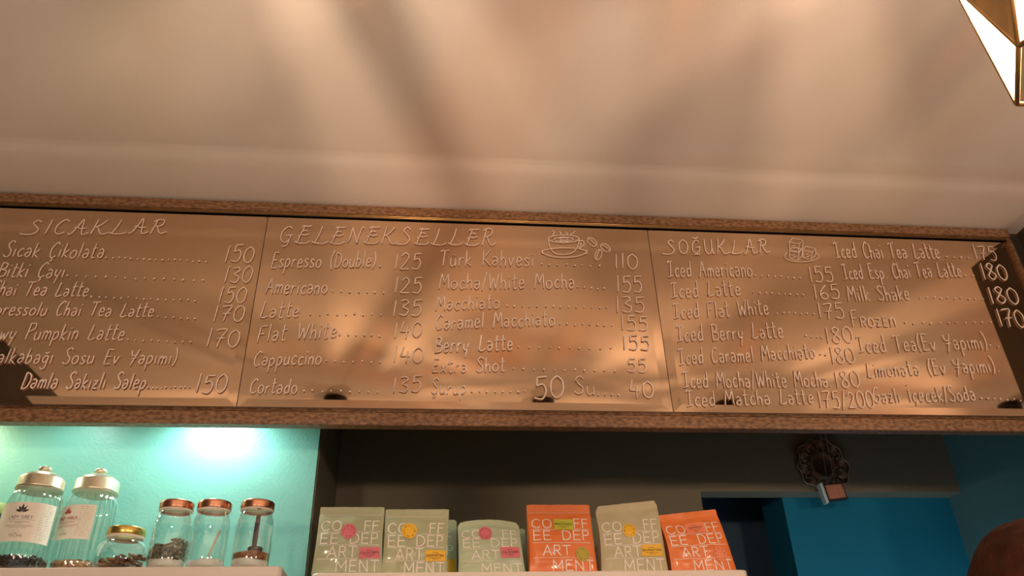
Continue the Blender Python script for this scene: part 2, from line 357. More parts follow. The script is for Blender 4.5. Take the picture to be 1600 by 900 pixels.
def disc(mb, p, r, h=.0007, n=10):                    # a dot of paint on the glass
    vs = [p + Vector((0, -h, 0))] + [p + Vector((math.cos(2 * PI * k / n) * r * q, hh, math.sin(2 * PI * k / n) * r * q)) for q, hh in ((.75, -h * .8), (1, 0)) for k in range(n)]
    fs = [(0, 1 + k, 1 + (k + 1) % n) for k in range(n)] + [(1 + k, 1 + n + k, 1 + n + (k + 1) % n, 1 + (k + 1) % n) for k in range(n)] + [[1 + n + k for k in range(n)][::-1]]
    mb.add(vs, fs, True)


def ribbon(mb, P, r):                                 # flat printed stroke lying on a surface
    L = len(P); vs = []
    for i in range(L):
        p, nn = P[i]; t = P[min(i + 1, L - 1)][0] - P[max(i - 1, 0)][0]
        b = t.cross(nn)
        b = b.normalized() * r if b.length > 1e-9 else Vector((r, 0, 0))
        vs += [p - b, p + b]
    mb.add(vs, [(2 * i, 2 * i + 1, 2 * i + 3, 2 * i + 2) for i in range(L - 1)], True)


def print_into(mb, strokes, fmap, r):
    for kind, pts in strokes:
        if kind == '!':
            for a, b in zip(pts[:-1], pts[1:]):
                d = math.hypot(b[0] - a[0], b[1] - a[1]); e = .04 / max(d, .05)
                ribbon(mb, [fmap(a[0] + (b[0] - a[0]) * k, a[1] + (b[1] - a[1]) * k) for k in (-e, .25, .5, .75, 1 + e)], r)
        else: ribbon(mb, [fmap(*u) for u in pts], r)


def strokes_into(mb, strokes, fmap, r, n=6, flat=.5, dot=1.25):
    """fmap(x, y) -> (point, normal)"""
    for kind, pts in strokes:
        if kind == '@':
            disc(mb, fmap(*pts[0])[0], r * dot); continue
        if kind == '!':
            q = []
            for a, b in zip(pts[:-1], pts[1:]):
                q = [(a[0] + (b[0] - a[0]) * k / 3, a[1] + (b[1] - a[1]) * k / 3) for k in range(4)]
                P = [fmap(*u) for u in q]; mb.tube([u[0] for u in P], r, n, [u[1] for u in P], flat)
        else:
            P = [fmap(*u) for u in pts]; mb.tube([u[0] for u in P], r, n, [u[1] for u in P], flat)


# ------------------------------------------------------------------ the room
CE = 1.55 + Z0
YT, YN = 2.25, 2.747                                  # turquoise wall, back of the niche
XN, XR = -0.332, 1.985


def S(name, mb, mt, label=None): return struct(mb.build(name, mt), label)


S('floor', MB().box((-1.9, -4, -.1), (5.1, 3.6, 0)), M_floor)
prof = [(-4.0, 0.0), (1.70, 0.0), (1.78, -.001), (1.80, -.003), (1.83, -.0085), (1.85, -.011), (1.88, -.0135), (1.96, -.020), (2.00, -.023), (2.06, -.025), (3.6, -.025)]
mb = MB(); pts = [(-1.9, y, CE + d) for y, d in prof] + [(-1.9, 3.6, CE + .2), (-1.9, -4, CE + .2)]
mb.prism(pts, (7.0, 0, 0)); S('ceiling', mb, M_ceil, 'white plaster ceiling with a soft cove above the menu boards')
S('wall_left', MB().box((-1.9, -4, 0), (-1.75, YT, CE)), M_darkwall)
S('wall_far_right', MB().box((4.95, -4, 0), (5.1, 3.6, CE)), M_darkwall)
S('wall_turquoise', MB().box((-1.9, YT, 0), (XN, YN + .0, CE)), M_turq, 'turquoise painted wall behind the glass jars')
S('wall_niche_side', MB().box((XN, YT + .012, 0), (XN + .004, YN, 2.67)), M_niche, 'dark side of the niche beside the turquoise wall')
OX, OZ, TH = 0.976, 0.845 + Z0, .075                   # opening in the niche's back wall
mb = MB(); mb.prism([(XN, YN, 0), (OX, YN, 0), (OX, YN, OZ), (XR, YN, OZ), (XR, YN, CE), (XN, YN, CE)], (0, TH, 0))
S('wall_niche', mb, M_niche, 'dark back wall of the niche above the coffee bags')
S('wall_alcove', MB().box((1.317, YN + TH + .004, 0), (XR, YN + TH + .2, CE)), M_blue, 'petrol blue wall under the dark bulkhead')
S('wall_passage', MB().box((.5, 3.35, 0), (XR, 3.45, CE)), M_navy, 'navy wall in shade behind the opening')
S('wall_pier', MB().box((XR, 1.74, 0), (XR + .12, 2.04, CE)), M_shadewall, 'pier right of the menu board, shade put into its dark olive brown colour')
S('wall_right', MB().box((XR, 2.04, 0), (XR + .12, 3.6, CE)), M_teal, 'teal side wall on the right')
S('wall_passage_side', MB().box((.45, YN + TH, 0), (.5, 3.45, CE)), M_navy)
S('trim_bulkhead', MB().box((XN, 2.032, 2.67), (XR, YN, CE - .02)), M_darkwall, 'dark bulkhead carrying the menu boards')
S('trim_bulkhead_left', MB().box((-1.75, 2.032, 2.44), (XN, YT, CE - .02)), M_darkwall, 'dark bulkhead over the turquoise wall')

# ------------------------------------------------------------------ the menu board
YM = 2.012                                            # silvered plane of the mirrors
ZB, ZT = .8372 * YM / 2 + Z0, 1.4678 * YM / 2 + Z0
XL0, S1, S2, XE = -1.60, -.519 * YM / 2, .668 * YM / 2, 1.912
FB, FT = .7925 + Z0, 1.5225 + Z0
board = thing('menu_board', 'long wood framed menu board of three bronze mirror panels with white handwriting', 'menu board', ((XL0 + XE) / 2, 2.0, FB))
mb = MB()


def frame_rail(mb, x0, x1, zo, zi):                   # zo outer edge, zi inner edge
    d = 1 if zi > zo else -1; h = abs(zi - zo)
    pr = [(2.03, zo), (2.002, zo), (2.0, zo + d * .002), (1.999, zo + d * h * .3), (2.0, zo + d * h * .72), (2.003, zo + d * h * .74), (2.006, zo + d * h * .76), (2.006, zo + d * h), (2.03, zo + d * h)]
    mb.prism([(x0, y, z) for y, z in pr][::d], (x1 - x0, 0, 0))


frame_rail(mb, XL0 - .022, XE + .014, FB, ZB); mb.build('frame', M_frame, board)
mb = MB(); frame_rail(mb, XL0 - .022, XE + .014, FT, ZT); mb.build('frame', M_frame, board)
mb = MB(); mb.box((XE - .001, 2.0, ZB), (XE + .013, 2.03, ZT)); mb.build('frame', M_frame, board)
mb = MB(); mb.box((XL0 - .022, 2.0, ZB), (XL0, 2.03, ZT)); mb.build('frame', M_frame, board)
for z, d in ((ZB, -1), (ZT, 1)):
    for k, off in enumerate((.0042, .0098)):
        mb = MB(); mb.tube([(XL0, 2.0045, z + d * off), (XE, 2.0045, z + d * off)], .0017, 8); mb.build('gilt_bead', M_gold if d > 0 else M_frame, board)
    mb = MB(); mb.box((XL0, 2.0035, min(z, z + d * .0024)), (XE, 2.0115, max(z, z + d * .0024))); mb.build('rebate', M_groove, board)

panels = []
for x0, x1 in ((XL0, S1), (S1, S2), (S2, XE)):
    a, b, c, d = x0 + .0011, x1 - .0011, ZB + .0005, ZT - .0005
    bw, dp = .026, .0012
    o = [(a, YM - dp, c), (b, YM - dp, c), (b, YM - dp, d), (a, YM - dp, d)]   # the bevelled glass bends the view inwards
    i = [(a + bw, YM, c + bw), (b - bw, YM, c + bw), (b - bw, YM, d - bw), (a + bw, YM, d - bw)]
    k = [(p[0], YM + .007, p[2]) for p in o]
    mb = MB(); mb.add(o + i + k, [(4, 5, 6, 7), (0, 1, 5, 4), (1, 2, 6, 5), (2, 3, 7, 6), (3, 0, 4, 7), (8, 11, 10, 9), (0, 8, 9, 1), (1, 9, 10, 2), (2, 10, 11, 3), (3, 11, 8, 0)])
    panels.append(lab(mb.build('mirror_panel', M_mirror, board), ['left mirror panel headed SICAKLAR', 'middle mirror panel headed GELENEKSELLER', 'right mirror panel headed SOĞUKLAR'][len(panels)]))
mb = MB()
for s in (S1, S2): mb.box((s - .0011, YM + .002, ZB), (s + .0011, YM + .008, ZT))
mb.build('backing', M_groove, board)

YW = YM - .0042                                       # the paint sits on the front of the glass
NRM = Vector((0, -1, 0))


def write(panel, text, x0, y0, x1, y1, hpx, r=.0017, heading=False, name='menu_line', label=None, gap=.12, mb=None):
    """a hand-written line whose baseline runs from pixel x0,y0 to x1,y1 on the glass"""
    st, wd = layout(text, HAND, gap, .05, heading)
    A, B = at(x0, y0, YW), at(x1, y1, YW); T = at(x0, y0 - hpx, YW); U = at((x0 + x1) / 2, (y0 + y1) / 2 - hpx, YW) - at((x0 + x1) / 2, (y0 + y1) / 2, YW)
    H = U.z; own = mb is None
    mb = mb or MB()
    X = (B - A) / wd
    # written upright, with a slight lean to the right
    strokes_into(mb, st, lambda x, y: (A + X * x + Vector((.06 * H * y, 0, H * y)), NRM), r, 6, .32)
    if own: lab(mb.build(name, M_chalk, panels[panel]), label or ('white handwriting reading ' + text))
    return mb


def dots(mb, x0, y0, x1, y1, n, r=.0031):
    for k in range(n):
        t = k / max(1, n - 1)
        p = at(x0 + (x1 - x0) * t + random.uniform(-1, 1), y0 + (y1 - y0) * t + random.uniform(-1, 1), YW)
        disc(mb, p, r * random.uniform(.75, 1.05))


def line(panel, text, a, h, dt=None, price=None, r=.0017, ph=25, pr=None):
    mb = MB(); write(panel, text, *a, h, r=r, mb=mb)
    if dt: dots(mb, *dt)
    lab(mb.build('menu_line', M_chalk, panels[panel]), 'white handwriting reading ' + text)
    if price:
        t, q = price; write(panel, t, *q, ph, r=pr or r, name='price', label='handwritten price ' + t)


write(0, 'SICAKLAR', 37, 366, 258, 364, 23, heading=True, name='heading', gap=.1)
line(0, 'Sıcak Çikolata', (4, 401, 160, 403), 24, (166, 402, 321, 408, 17), ('150', (349, 409, 394, 410)), ph=26)
line(0, 'Bitki Çayı', (-5, 432, 98, 434), 23, (105, 431, 317, 438, 15), ('130', (348, 441, 391, 442)))
line(0, 'Chai Tea Latte', (-16, 461, 136, 463), 22, (143, 463, 305, 469, 15), ('150', (339, 473, 382, 474)))
line(0, 'Espressolu Chai Tea Latte', (-32, 492, 238, 495), 22, (246, 494, 305, 498, 6), ('170', (331, 501, 379, 502)))
line(0, 'Snowy Pumpkin Latte', (-42, 531, 192, 531), 25, (200, 531, 297, 534, 9), ('170', (320, 541, 371, 543)), ph=27)
line(0, '(Balkabağı Sosu Ev Yapımı)', (-30, 567, 274, 569), 24)
line(0, 'Damla Sakızlı Salep', (32, 607, 226, 607), 25, (230, 606, 296, 604, 10), ('150', (303, 613, 351, 614)), ph=28, r=.0021)

write(1, 'GELENEKSELLER', 434, 379, 774, 383, 26, heading=True, name='heading', gap=.1)
line(1, 'Espresso (Double)', (423, 418, 586, 417), 24, (593, 416, 594, 417, 1), ('125', (615, 420, 657, 420)))
line(1, 'Americano', (414, 458, 510, 459), 24, (520, 455, 600, 457, 7), ('125', (615, 457, 658, 458)))
line(1, 'Latte', (405, 497, 466, 495), 25, (485, 490, 595, 491, 9), ('135', (612, 493, 658, 493)))
line(1, 'Flat White', (401, 534, 525, 527), 26, (531, 523, 593, 524, 6), ('140', (614, 527, 658, 527)))
line(1, 'Cappuccino', (395, 572, 501, 569), 24, (510, 564, 594, 565, 7), ('140', (613, 565, 660, 566)))
line(1, 'Cortado', (389, 615, 463, 614), 23, (474, 610, 590, 612, 9), ('135', (612, 613, 657, 613)))
line(1, 'Türk Kahvesi', (687, 415, 834, 415), 24, (846, 412, 936, 415, 8), ('110', (960, 419, 997, 420)), ph=23)
line(1, 'Mocha/White Mocha', (686, 451, 898, 450), 24, (902, 448, 945, 451, 5), ('155', (963, 456, 1004, 456)))
line(1, 'Macchiato', (681, 484, 780, 482), 23, (792, 478, 949, 480, 14), ('135', (962, 487, 1008, 488)))
line(1, 'Caramel Macchiato', (680, 515, 867, 508), 24, (875, 506, 957, 507, 8), ('155', (970, 515, 1013, 516)), ph=22)
line(1, 'Berry Latte', (679, 551, 801, 546), 25, (811, 542, 954, 544, 10), ('155', (973, 545, 1016, 546)), ph=22, r=.0021)
line(1, 'Extra Shot', (675, 582, 789, 580), 22, (803, 576, 961, 579, 11), ('55', (981, 581, 1011, 582)), ph=21)
line(1, 'Şurup', (674, 615, 728, 616), 24, (738, 612, 821, 611, 8))
write(1, '50', 834, 623, 881, 622, 34, r=.0024, name='price', label='handwritten price 50')
line(1, 'Su', (898, 615, 930, 617), 27, (936, 616, 967, 617, 4))
write(1, '40', 984, 620, 1022, 622, 27, name='price', label='handwritten price 40')

write(2, 'SOĞUKLAR', 1040, 397, 1204, 395, 22, heading=True, name='heading', gap=.1)
line(2, 'Iced Americano', (1045, 433, 1176, 431), 25, (1181, 429, 1251, 434, 8), ('155', (1266, 440, 1304, 441)), ph=24)
line(2, 'Iced Latte', (1050, 465, 1158, 461), 24, (1178, 456, 1255, 460, 9), ('165', (1273, 467, 1314, 467)), ph=22)
line(2, 'Iced Flat White', (1054, 498, 1202, 491), 24, (1215, 489, 1271, 490, 7), ('175', (1280, 497, 1321, 498)), ph=24)
line(2, 'Iced Berry Latte', (1059, 534, 1225, 527), 25, (1259, 525, 1286, 526, 4), ('180', (1292, 535, 1335, 535)), ph=25)
line(2, 'Iced Caramel Macchiato', (1062, 570, 1275, 559), 24, (1282, 553, 1291, 554, 2), ('180', (1300, 567, 1338, 568)), ph=26)
line(2, 'Iced Mocha/White Mocha.', (1069, 606, 1300, 604), 25, None, ('180', (1307, 605, 1346, 605)), ph=26)
line(2, 'Iced Matcha Latte', (1074, 635, 1273, 630), 24, None, ('175/200', (1281, 637, 1368, 637)), ph=26)
line(2, 'Iced Chai Tea Latte', (1307, 403, 1470, 404), 24, (1479, 401, 1514, 402, 4), ('175', (1525, 405, 1560, 407)), ph=22)
line(2, 'Iced Esp. Chai Tea Latte', (1320, 437, 1504, 432), 23, (1510, 429, 1522, 430, 2), ('180', (1537, 436, 1577, 437)), ph=25, pr=.0023)
line(2, 'Milk Shake', (1327, 471, 1423, 468), 23, (1438, 464, 1536, 466, 10), ('180', (1549, 474, 1595, 475)), ph=25, pr=.0023)
line(2, 'Fʀozᴇn', (1333, 510, 1402, 509), 26, (1416, 504, 1549, 504, 11), ('170', (1563, 509, 1605, 511)), ph=26, pr=.0023)
line(2, 'Iced Tea(Ev Yapımı)', (1344, 551, 1545, 545), 26, (1548, 540, 1560, 541, 2))
line(2, 'Limonata (Ev Yapımı).', (1357, 589, 1563, 581), 24)
line(2, 'Gazlı İçecek/Soda', (1367, 629, 1526, 626), 24, (1534, 622, 1594, 625, 7))


def drawing(panel, name, label, strokes, r=.0015):
    mb = MB()
    for kind, pts in strokes:
        P = [at(x, y, YW) for x, y in pts]
        if kind == 's': P = smooth_path(P, 5)
        if kind == 'c': P = smooth_path(P, 5, True); mb.tube(P, r, 6, NRM, .5, closed=True); continue
        mb.tube(P, r, 6, NRM, .5)
    lab(mb.build(name, M_chalk, panels[panel]), label)


def ell(cx, cy, a, b, t0=0, t1=360, rot=0, n=14):
    o = []
    for k in range(n + 1):
        t = math.radians(t0 + (t1 - t0) * k / n); x, y = a * math.cos(t), b * math.sin(t); q = math.radians(rot)
        o.append((cx + x * math.cos(q) - y * math.sin(q), cy + x * math.sin(q) + y * math.cos(q)))
    return o


drawing(1, 'coffee_cup_drawing', 'white line drawing of a steaming coffee cup on a saucer', [
    ('s', ell(881, 373, 24, 6)), ('s', ell(881, 373.5, 15, 3.2)), ('s', ell(881, 373, 7, 1.6)), ('s', [(857, 374), (859, 386), (866, 395), (875, 397), (887, 397), (897, 393), (903, 384), (905, 374)]),
    ('s', [(904, 377), (911, 376), (912, 383), (905, 388), (900, 388)]), ('s', [(904, 380), (908, 380), (906, 385), (902, 386)]),
    ('s', ell(882, 394, 35, 7, 160, 385, 0)), ('s', ell(882, 392, 35, 10, -10, 190)),
    ('s', [(863, 360), (866, 363), (864, 366), (866, 369)]), ('s', [(874, 362), (877, 364), (875, 367)]), ('s', [(884, 363), (887, 365), (884, 368)]), ('s', [(899, 361), (894, 365), (890, 368)]), ('s', [(872, 376), (881, 379), (890, 376)])])
for k, (cx, cy, rot) in enumerate(((925, 378, 40), (946, 387, 35), (935, 398, -70))):
    drawing(1, 'coffee_bean_drawing', 'white line drawing of a coffee bean', [('s', ell(cx, cy, 8.5, 5, 0, 360, rot)), ('s', ell(cx, cy, 7, 1.4, 170, 350, rot))], .0013)


def cube(x, y, s):
    return [('l', [(x, y), (x + s, y + 3), (x + s - 2, y + s), (x + 1, y + s - 4), (x, y)]), ('l', [(x, y), (x + s * .35, y - 6), (x + s * 1.35, y - 3), (x + s, y + 3)]), ('l', [(x + s * 1.35, y - 3), (x + s * 1.33, y + s - 7), (x + s - 2, y + s)]), ('l', [(x + 5, y + 7), (x + 9, y + 5)]), ('l', [(x + 6, y + 11), (x + 12, y + 8)])]


drawing(2, 'ice_cube_drawing', 'white line drawing of three ice cubes on a plate', cube(1233, 378, 16) + cube(1233, 392, 15) + cube(1254, 391, 15) + [('s', ell(1253, 400, 27, 9, -40, 215))], .0013)


# ------------------------------------------------------------------ shelves
ZS = .4216 + Z0


def shelf(x0, x1, yf, yb, rl, rr, name, label):
    def corner(cx, cyy, r, a0): return [(cx + r * math.cos(math.radians(a0 + 15 * k)), cyy + r * math.sin(math.radians(a0 + 15 * k))) for k in range(7)]
    P = corner(x0 + rl, yf + rl, rl, 180) + corner(x1 - rr, yf + rr, rr, 270) + [(x1, yb), (x0, yb)]
    n = len(P); cxx = (x0 + x1) / 2; cyy = (yf + yb) / 2
    rings = [(0.003, -.04), (0, -.037), (0, -.003), (.0012, -.0008), (.003, 0)]
    vs = []
    for ins, dz in rings:
        for (x, y) in P:
            vs.append((x + (ins if x < cxx else -ins), y + (ins if y < cyy else 0), ZS + dz))
    fs = [list(range(n))[::-1], list(range(4 * n, 5 * n))]
    for k in range(4): fs += [(k * n + i, k * n + (i + 1) % n, (k + 1) * n + (i + 1) % n, (k + 1) * n + i) for i in range(n)]
    mb = MB().add(vs, fs); o = recentre(mb.build(name, M_shelf), (cxx, cyy, ZS - .04))
    return tag(o, label, 'shelf')


shelf(-1.74, -.343, 1.95, YT, .012, .014, 'wall_shelf', 'white shelf with rounded end under the glass jars on the turquoise wall')
shelf(-.285, .815, 2.03, YN, .02, .014, 'wall_shelf', 'white shelf in the dark niche under the coffee bags')


# ------------------------------------------------------------------ coffee bags
def make_bag(label, name, mt, px, yf, t, pk=0, top_round=0.0, header=True, spec=None, side=False, group='coffee bags on the niche shelf', floppy=0.0, roundc=0.04):
    """px: photo corners bottom-left, bottom-right, top-right, top-left of the front"""
    BL, BR, TR, TL = [at(x, y, yf) for x, y in px]
    BL.z = BR.z = ZS + .0006
    H = (TL.z + TR.z) / 2 - ZS
    root = thing(name, label, 'coffee bag', ((BL.x + BR.x) / 2, yf + t / 2, ZS + .0004), group)
    yc = yf + t / 2

    def outline(u, v):
        a = BL.lerp(BR, u); b = TL.lerp(TR, u); p = a.lerp(b, v)
        e = abs(2 * u - 1)
        if top_round: p.z -= top_round * (e ** 2.2) * v ** 3
        # softly rounded top corners
        if v > .94 and e > .94: p.z -= roundc * H * ((e - .94) / .06) ** 2 * ((v - .94) / .06) * .6
        # a little waist in the sides
        p.x += (1 if u < .5 else -1) * .0025 * math.sin(PI * min(1, v * 1.15)) * e
        return p

    def depth(u, v):
        e = abs(2 * u - 1)
        vb = min(1, v / .9)
        h = (1 - vb ** 2.4) * .86 + .14 * math.sin(PI * vb)
        h = max(h, .03)
        edge = 1 - .22 * e ** 6
        return t / 2 * h * edge

    def wr(u, v, s):
        env = math.sin(PI * min(1, max(0, u))) ** .5 * (1 if v > .03 else v / .03)
        a = noise.noise(Vector((u * 3.1 + pk * 7, v * 4.2, s * 3 + pk))) * .006 + noise.noise(Vector((u * 8 + pk, v * 10, s * 3 + pk * 2))) * .0026
        a += abs(noise.noise(Vector((u * 2.2 + v * 4, v * 2.0 - u * 2, pk * 3.3 + s)))) * -.004 * floppy
        if v > .86: a *= .45; a += .0009 * math.sin(u * 34 + pk) * (v - .86) / .14
        if header and .855 < v < .90: a += .0011 * (1 if .862 < v < .872 or .884 < v < .893 else 0)
        return a * env

    def front(u, v):
        p = outline(u, v); p.y = yc - depth(u, v) - wr(u, v, 0) - .0006; return p

    def back(u, v):
        p = outline(u, v); p.y = yc + depth(u, v) + wr(u, v, 1) * .5 + .0006; return p
    NU, NV = 26, 44
    mb = MB(); mb.grid(front, NU, NV); mb.grid(back, NU, NV, flip=True)
    for uu in (0, 1):
        def gus(s, v, uu=uu):
            a, b = front(uu, v), back(uu, v); p = a.lerp(b, s); w_ = 1 - abs(2 * s - 1)
            p.x += (1 if uu == 0 else -1) * w_ * .008 * math.sin(PI * min(1, v * 1.1)) ; return p
        mb.grid(gus, 4, NV, flip=(uu == 0) is False)
    mb.grid(lambda u, s: front(u, 0).lerp(back(u, 0), s), NU, 2, flip=True)
    mb.grid(lambda u, s: front(u, 1).lerp(back(u, 1), s), NU, 1)
    body = mb.build('pouch', mt, root)

    def fm(u, v, lift=.0007):
        e = .004; u = min(.999, max(.001, u)); v = min(.999, max(.002, v))
        p = front(u, v); du = front(min(1, u + e), v) - front(max(0, u - e), v); dv = front(u, min(1, v + e)) - front(u, max(0, v - e))
        n = du.cross(dv).normalized()
        if n.y > 0: n = -n
        return p + n * lift, n
    if side or spec is None:
        return root, fm, body
    W = (BR - BL).length
    mb = MB(); r = .00135

    def put(text, u0, u1, v0, v1):
        st, wd = layout(text, SANS, .2)
        print_into(mb, st, lambda x, y: fm(u0 + (u1 - u0) * x / wd, v0 + (v1 - v0) * y, .0014), r)
    rows = spec['rows']
    for text, u0, u1, k in (('CO', .05, .36, 0), ('FF', .71, .93, 0), ('EE', .06, .33, 1), ('DEP', .51, .93, 1), ('ART', .20, .62, 2), ('MENT', .34, .95, 3)):
        v0, v1 = rows[k]; put(text, u0 + spec.get('du', 0), u1 + spec.get('du', 0), v0, v1)
    for k in range(3):
        v = (rows[k][0] + rows[k + 1][1]) / 2
        ribbon(mb, [fm(.05 + .9 * s / 24, v, .0012) for s in range(25)], .0006)
    if header:
        for v in (.868, .889):
            q = [fm(.02 + .96 * s / 24, v, .0003) for s in range(25)]; mb.tube([a for a, _ in q], .0005, 4, [b for _, b in q], .6)
    lab(mb.build('lettering', M_white, body), 'white lettering COFFEE DEPARTMENT')
    # round sticker
    cu, cv, R_, sm, _ = spec['round']; HH = H; n_ = 28
    mb = MB(); vs = [fm(cu, cv, .0021)[0]] + [fm(cu + R_ * math.cos(2 * PI * k / n_) * q / W, cv + R_ * math.sin(2 * PI * k / n_) * q / HH, .0021)[0] for q in (.5, 1) for k in range(n_)]
    fs = [(0, 1 + k, 1 + (k + 1) % n_) for k in range(n_)] + [(1 + k, 1 + n_ + k, 1 + n_ + (k + 1) % n_, 1 + (k + 1) % n_) for k in range(n_)]
    mb.add(vs, fs, True); stk = mb.build('round_sticker', sm, body)
    lab(stk, spec['round'][4] + ' round sticker')
    mb = MB(); k = 0
    rs = random.Random(pk)
    while k < 44:
        ln = rs.choice((2, 3, 4)); q = [fm(cu + R_ * .72 * math.cos(2 * PI * (k + s) / 44) / W, cv + R_ * .72 * math.sin(2 * PI * (k + s) / 44) / HH, .0026) for s in range(ln)]
        mb.tube([a for a, _ in q], .00062, 4, [b for _, b in q], .3); k += ln + rs.choice((1, 2))
    mb.build('sticker_text', M_ink, body)
    # name label
    (u0, v0, u1, v1), sm, nm, colr, inset = spec['name']
    tilt = spec.get('tilt', 0)

    def lm(x, y, lift=.0021): return fm(u0 + (u1 - u0) * x, v0 + (v1 - v0) * y + tilt * (x - .5), lift)
    mb = MB(); mb.grid(lambda a, b: lm(a, b)[0], 8, 6); lb = mb.build('name_label', sm, body); lab(lb, colr + ' label reading ' + nm)
    mb = MB(); st, wd = layout(nm, SANS, .22)
    strokes_into(mb, st, lambda x, y: lm(inset + (1 - 2 * inset) * x / wd, .42 + .2 * y, .0026), .0004, 4, .3)
    for yy, x0, x1 in ((.74, .36, .64), (.3, .22, .78), (.18, .38, .62)):
        x = x0
        while x < x1:
            l_ = rs.uniform(.05, .12); q = [lm(x, yy, .0026), lm(min(x1, x + l_), yy, .0026)]
            mb.tube([a for a, _ in q], .0005, 4, [b for _, b in q], .3); x += l_ + .03
    mb.build('label_text', M_ink, body)
    return root, fm, body


def bag_rows(t0, t1, t2, t3, h): return [(a, a + h) for a in (t0, t1, t2, t3)]


B1 = bag_rows(.625, .43, .235, .04, .15)
make_bag('pale olive coffee bag at the left end of the niche shelf with pink stickers', 'coffee_bag', M_olive, [(485, 899), (597, 897), (600, 787), (499, 787)], 2.05, .065, 1, roundc=.008,
         spec=dict(rows=B1, round=(.48, .61, .0205, M_pink, 'pink'), name=((.66, .215, .97, .375), M_pink, 'CUILACHAPA', 'pink', .07), tilt=.012))
make_bag('grey green coffee bag with yellow stickers, second from the left on the niche shelf', 'coffee_bag', M_olive, [(595, 897), (699, 896), (702, 791), (602, 791)], 2.05, .06, 2, roundc=.006,
         spec=dict(rows=bag_rows(.60, .40, .20, .0, .160), round=(.39, .64, .0205, M_yellow, 'yellow'), name=((.66, .175, .97, .335), M_yellow, 'DIAMANTINA', 'yellow', .07)))
make_bag('short squat sage green coffee bag with pink stickers and a folded rounded top', 'coffee_bag', M_sage, [(717, 895), (822, 894), (812, 806), (716, 806)], 2.055, .075, 3, top_round=.010, header=False, floppy=.8, roundc=.1,
         spec=dict(rows=bag_rows(.64, .46, .245, .02, .15), round=(.43, .72, .0185, M_pink, 'pink'), name=((.65, .265, .95, .455), M_pink, 'CUILACHAPA', 'pink', .06), tilt=.015))
make_bag('tall orange coffee bag with a lime name label and mustard round sticker', 'coffee_bag', M_orange, [(828, 895), (935, 894), (924, 783), (825, 783)], 2.05, .07, 4, roundc=.012,
         spec=dict(rows=bag_rows(.63, .45, .235, .03, .135), round=(.80, .25, .0185, M_mustard, 'mustard'), name=((.40, .60, .70, .765), M_lime, 'NYAGISHERU', 'lime', .06), tilt=-.012))
make_bag('sand beige coffee bag with a rounded top and yellow stickers between two orange bags', 'coffee_bag', M_sand, [(941, 894), (1046, 893), (1030, 776), (934, 786)], 2.05, .07, 5, header=False, roundc=.12,
         spec=dict(rows=bag_rows(.575, .39, .205, .02, .145), round=(.47, .575, .0185, M_yellow, 'yellow'), name=((.62, .205, .95, .36), M_yellow, 'DIAMANTINA', 'yellow', .06), tilt=.0))
make_bag('tilted orange coffee bag with coral stickers at the right end of the niche shelf', 'coffee_bag', M_orange, [(1052, 894), (1154, 893), (1124, 790), (1033, 800)], 2.055, .07, 6, roundc=.015, header=False, floppy=.9,
         spec=dict(rows=bag_rows(.63, .44, .24, .03, .15), round=(.80, .265, .0185, M_coral, 'coral'), name=((.37, .62, .70, .80), M_coral, 'GIHANGA', 'coral', .15), tilt=.015))
# bags of the second row, mostly hidden
r_, fm_, bd = make_bag('green coffee bag behind, peeking out right of the grey green yellow-sticker bag', 'coffee_bag', M_sagedk, [(620, 893), (716, 893), (714, 808), (626, 808)], 2.17, .06, 7, header=False, side=True)
mb = MB(); mb.grid(lambda a, b: fm_(.70 + .28 * a, .16 + .2 * b, .0015)[0], 4, 3); lab(mb.build('name_label', M_yellow, bd), 'yellow label')
mb = MB(); strokes_into(mb, layout('P', SANS, .2)[0], lambda x, y: fm_(.83 + .2 * x, .42 + .15 * y), .001, 4, .3); strokes_into(mb, layout('F', SANS, .2)[0], lambda x, y: fm_(.83 + .2 * x, .64 + .15 * y), .001, 4, .3); mb.build('lettering', M_white, bd)
make_bag('green coffee bag almost hidden behind the squat sage green bag', 'coffee_bag', M_sagedk, [(738, 892), (824, 892), (822, 822), (740, 822)], 2.19, .06, 8, header=False, side=True)
r_, fm_, bd = make_bag('green coffee bag behind, peeking out between the tall orange and sand beige bags', 'coffee_bag', M_sagedk, [(872, 892), (955, 892), (948, 805), (872, 805)], 2.19, .06, 9, header=False, side=True)
mb = MB()
for ch, v0 in (('O', .52), ('M', .3), ('T', .16)):
    strokes_into(mb, layout(ch, SANS, .2)[0], lambda x, y, v0=v0: fm_(.72 + .2 * y, v0 + .16 * x), .0009, 4, .3)
mb.build('lettering', M_white, bd)


